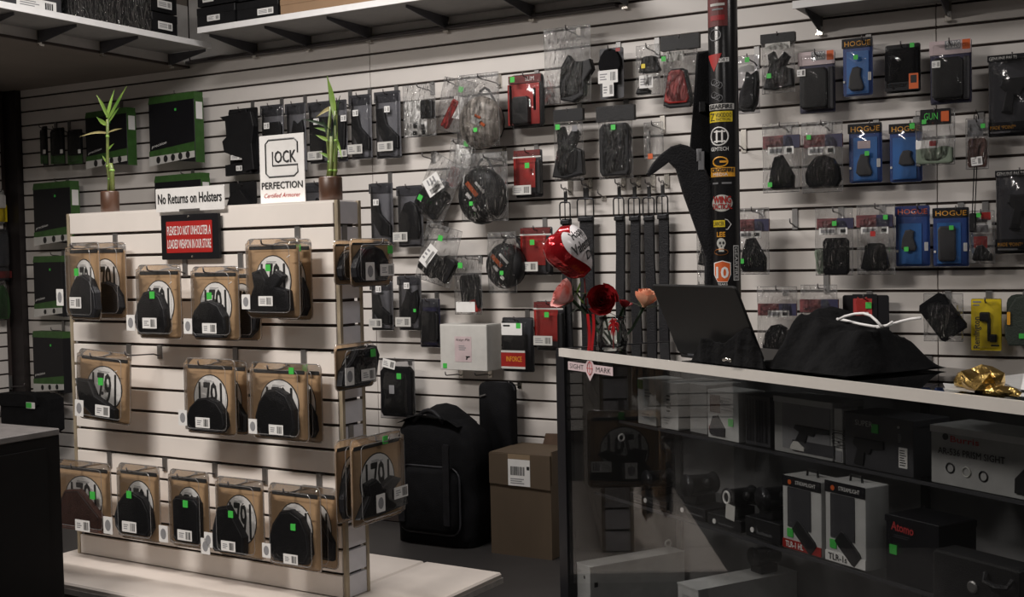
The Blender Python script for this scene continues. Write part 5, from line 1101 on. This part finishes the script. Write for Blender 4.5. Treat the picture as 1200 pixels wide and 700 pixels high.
# ================================================================ inside the counter
def cbox(label, a, y0, c, v, z, depth, m, cat='box', elems=(), name='boxed_optic', lid=None, turn=0.0, top=None):
    """box with front face from pixel column a to c, top edge at row y0 (at the left end), standing at height z"""
    pa = cplane(a, y0, v); pc_ = cplane(c, y0, v); ua, uc = cuv(pa)[0], cuv(pc_)[0]; h_ = pa.z-z; w_ = uc-ua
    o = cw((ua+uc)/2, v, z); T = thing(name, label, cat, o, CA+turn)
    B().prism(rrect(w_, h_, .0015, 1, 0, h_/2), 0, depth, .001).out('carton', m, T)
    if lid: B().box((0, depth/2, h_-.008), (w_+.003, depth+.003, .014)).out('lid', lid, T)
    for e in elems:
        k = e[0]; x, zz = (e[1]-.5)*w_, (1-e[2])*h_
        if k == 'S': B().prism(rrect(.020, .020, .001, 1, x, zz), -.002, -.0002).out('price_sticker', 'green_sticker', T)
        if k == 'R': B().prism(rrect(e[3]*w_, e[4]*h_, .001, 1, x, zz), -.0012-(e[6] if len(e) > 6 else 0), -.0002).out('printed_panel', e[5], T)
        if k == 'T': text(T, e[5], x, zz, e[3]*w_, e[4]*h_, -.0030, e[6], e[7] if len(e) > 7 else 0, bold=e[8] if len(e) > 8 else 0)
        if k == 'O':
            b = B(); b.tube([(x+e[3]*math.cos(q*PI/8), -.0016, zz+e[3]*math.sin(q*PI/8)) for q in range(17)], .0016, 4, False); b.out('round_mark', e[4], T)
        if k == 'D': B().prism(ell(e[3]*2, e[3]*2, 14, x, zz), -.0022, -.0002).out('round_mark', e[4], T)
        if k == 'K': B().prism(shape(e[5], e[3]*w_, e[4]*h_, x, zz, e[7] if len(e) > 7 else 0), -.005, -.0002, .001).out('picture', e[6], T)
        if k == 'B': bars(T, x, zz, e[3]*w_, e[4]*h_, -.0016, e[5], e[6], e[7], name='barcode')
    return T
v = V1+.012
cbox('small white box with a green edge at the case end', 747, 443, 768, v, S1, .10, 'case_white', elems=[('R', .16, .13, .3, .2, 'green_card'), ('B', .6, .3, .4, .2, 'print_grey', 3, True), ('B', .5, .8, .5, .12, 'print_grey', 2, True)])
cbox('white upright box with vertical black script beside the green edged one', 774, 447, 794, v, S1, .15, 'case_white', elems=[('B', .5, .45, .3, .4, 'print_black', 5, True), ('B', .4, .82, .4, .16, 'print_grey', 3, True)])
cbox('plain pale box behind the white upright box', 808, 449, 828, v+.02, S1, .12, 'case_grey')
cbox('white photo-printed box with a green sticker on the upper glass shelf', 829, 456, 865, v, S1, .09, 'case_white', elems=[('R', .25, .28, .34, .36, 'brown_leather'), ('D', .47, .22, .005, 'print_black'), ('B', .68, .26, .45, .3, 'print_grey', 5, True), ('K', .33, .72, .5, .42, 'wedge', 'dark_grey'), ('R', .2, .80, .3, .1, 'red_dark', .001), ('S', .76, .62)])
cbox('black ribbed box beside the photo-printed box', 873, 462, 902, v+.01, S1, .10, 'dark_grey', elems=[('B', .5, .5, .86, .84, 'black_metal', 7, False)])
cbox('pale grey box printed with a pistol and sight picture', 907, 463, 975, v, S1, .10, 'case_grey', elems=[('R', .56, .5, .82, .82, 'mid_grey'), ('K', .66, .62, .6, .30, 'pistol', 'gunmetal'), ('R', .68, .84, .7, .2, 'dark_grey', .001), ('K', .42, .84, .25, .16, 'wedge', 'paper_dim'), ('D', .46, .16, .004, 'print_grey')], lid='case_white')
cbox('narrow white box with sideways lettering beside the dark optic box', 977, 478, 987, v+.003, S1, .05, 'case_white', elems=[('T', .62, .55, 1.6, .35, 'TCZEN', 'print_black', -PI/2), ('R', .5, .88, .9, .2, 'mid_grey')])
T = cbox('large dark optic box with a barcode and green sticker', 990, 482, 1070, v-.004, S1, .11, 'dark_grey', elems=[('T', .30, .17, .26, .10, 'SUPER', 'paper_dim'), ('S', .46, .24), ('R', .86, .68, .12, .36, 'paper'), ('B', .86, .68, .09, .30, 'print_black', 7, True), ('K', .36, .70, .46, .5, 'pistol', 'black_plastic'), ('D', .80, .15, .003, 'paper_dim'), ('B', .82, .34, .05, .16, 'print_grey', 5, True)], lid='dark_grey')
T = cbox('wide silver grey prism sight box with three rings', 1091, 497, 1236, v-.004, S1, .12, 'case_grey', elems=[('T', .30, .20, .24, .10, 'Burris', 'print_red', 0, .0004), ('D', .13, .18, .007, 'print_black'), ('T', .35, .42, .56, .11, 'AR-536 PRISM SIGHT', 'print_black', 0, .0004), ('O', .17, .70, .010, 'print_black'), ('O', .31, .72, .010, 'bone'), ('O', .45, .74, .010, 'print_black'), ('K', .90, .55, .44, .62, 'boot', 'black_plastic', .2), ('S', .84, .84)], lid='case_white')
# lower glass shelf
def sight(T, x, y, z, s=1.0):
    b = B(); b.box((x, y, z+.010*s), (.040*s, .055*s, .020*s), bev=.003); b.out('sight_base', 'black_plastic', T)
    b = B(); b.tube([(x, y-.034*s, z+.040*s), (x, y-.03*s, z+.040*s), (x, y+.03*s, z+.040*s), (x, y+.036*s, z+.040*s)], [.024*s, .021*s, .019*s, .023*s], 14); b.out('sight_tube', 'gunmetal', T, True)
    b = B(); b.tube([(x+.02*s, y, z+.045*s), (x+.036*s, y, z+.048*s)], .010*s, 10); b.out('turret', 'black_plastic', T, True)
v = V2+.014
tl = ['black sight box with a round white mark at the case end', 'black sight box with a round mark, second from the case end', 'black sight box with a pale price slip', 'black sight box beside the flashlight packs']
for k, (a, c, y0, lx, ly) in enumerate(((738, 780, 577, .45, .45), (784, 826, 586, .38, .5), (829, 868, 600, .22, .6), (873, 914, 604, .22, .62))):
    T = cbox(tl[k], a, y0, c, v, S2, .09, 'black_plastic', elems=[('D', lx, ly, .0065, 'paper'), ('T', lx+.36, ly+.03, .42, .18, 'holosun', 'mid_grey'), ('B', .5, .88, .8, .08, 'dark_grey', 2, True)], name='sight_box')
    h_ = cplane(a, y0, v).z-S2
    S = thing('red_dot_sight', ['black sight mounted on the end sight box', 'black sight on the second sight box', 'black sight with a ring lens on the price slip box', 'black sight on the box beside the flashlights'][k], 'sight', T.location + Vector((0, 0, h_+.0005)), CA)
    sight(S, (-.01, .0, .01, .0)[k], .045, 0, 1.15+.12*(k % 2))
    if k == 2:
        b = B(); b.tube([(.012+.012*math.cos(q*PI/7), .0, .050+.015*math.sin(q*PI/7)) for q in range(15)], .003, 5, False); b.out('lens_ring', 'paper', S)
        B().prism(rotm(rrect(.035, .038, .001, 1), -.1, .03, .016), -.004, -.0025).out('price_slip', 'paper_dim', S)
def light_pack(label, a, y0, c, red, txt):
    pa = cplane(a, y0, v-.004)
    T = cbox(label, a, y0, c, v-.004, S2, .07, 'case_white', name='flashlight_pack', cat='flashlight pack', elems=[('R', .5, .07, 1.0, .14, 'black_metal', .0008), ('T', .62, .07, .52, .05, 'STREAMLIGHT', 'paper'), ('D', .2, .08, .006, 'orange'), ('R', .44, .42, .60, .54, 'dark_grey', .001), ('K', .58, .78, .62, .20, 'mag', 'gunmetal', -.7), ('R', .5, .925, 1.0, .12, 'red_card' if red else 'paper', .001), ('T', .32, .925, .46, .075, txt, 'paper' if red else 'print_black', 0, .0004), ('S', .2, .77)])
    h_ = pa.z-S2
    b = B(); b.tube([(-.018, .035, h_), (-.016, .035, h_+.014), (.016, .035, h_+.014), (.018, .035, h_)], .003, 5); b.out('hang_tab', 'black_plastic', T)
light_pack('flashlight pack with a red bottom band', 917, 556, 962, True, 'TLR-1 HL')
light_pack('flashlight pack with a white bottom band', 967, 562, 1014, False, 'TLR-1s')
T = cbox('black cube box with red lettering and a green sticker', 1038, 602, 1100, v-.006, S2, .11, 'black_metal', elems=[('T', .34, .16, .42, .13, 'Atomo', 'print_red', -.05, .0006), ('B', .36, .30, .4, .06, 'dark_grey', 2, True), ('S', .15, .52)], lid='black_metal')
# black handled case in front
p = cplane(1092, 642, .035); T = thing('handled_case', 'black hard case with a round metal button and handle', 'case', cw(cuv(p)[0]+.10, .035, .15), CA)
h_ = p.z-.15
B().prism(rrect(.20, h_, .012, 3, 0, h_/2), 0, .055, .006, 2).out('shell', 'black_plastic', T)
B().lathe([(.012, 0), (.012, .003), (.009, .005)], 16, Matrix.Translation((-.002, -.0, h_-.055)) @ Matrix.Rotation(PI/2, 4, 'X')).out('button', 'steel', T)
b = B(); b.tube([(.03, -.004, h_-.02), (.035, -.014, h_-.034), (.06, -.016, h_-.038), (.085, -.014, h_-.034), (.09, -.004, h_-.02)], .005, 6); b.out('handle', 'black_leather', T)
pw = cplane(1140, 628, .20); T = thing('card_pack', 'small white and green pack lying behind the handled case', 'package', cw(cuv(pw)[0], .17, S2+.001), CA)
B().box((0, .03, .02), (.07, .05, .036), bev=.002).out('carton', 'paper', T); B().box((.006, .03, .0388), (.045, .034, .0012)).out('green_panel', 'green_card', T)
# long white cartons on the deck
def long_box(label, a, y0, c, v0, ln):
    pa = cplane(a, y0, v0); pc_ = cplane(c, y0, v0); ua, uc = cuv(pa)[0], cuv(pc_)[0]; h_ = pa.z-.15; w_ = uc-ua
    T = thing('long_carton', label, 'carton', cw((ua+uc)/2, v0, .15), CA)
    B().prism(rrect(w_, h_, .0015, 1, 0, h_/2), 0, ln, .0015).out('carton', 'case_white', T)
    B().box((0, ln/2, h_+.001), (w_+.002, ln+.002, .004)).out('lid', 'case_white', T)
    for q in ((-.3, .70), (.25, .76), (-.28, .60)): B().prism(ell(.008, .010, 10, q[0]*w_, q[1]*h_), -.0012, 0).out('finger_hole', 'print_black', T)
    B().box((w_/2+.0006, ln*.06, h_*.62), (.001, .012, .014)).out('side_mark', 'print_black', T)
    bars(T, -.02*w_, h_*.86, w_*.5, h_*.06, -.0014, 'print_grey', 2)
    return T, h_, w_
long_box('long white carton at the dark case end on the deck', 666, 656, 691, .03, .34)
T, h_, w_ = long_box('long white carton carrying a small black sight on the deck', 794, 684, 818, .045, .33)
pk = cplane(924, 690, .20); u_, _ = cuv(pk)
S = thing('red_dot_sight', 'small black sight on the long white carton on the deck', 'sight', T.location + cn*.22 + Vector((0, 0, h_+.0035)), CA); sight(S, 0, 0, 0, 1.1)
S.location = cw(cuv(T.location)[0], .30, .15+h_+.0035)
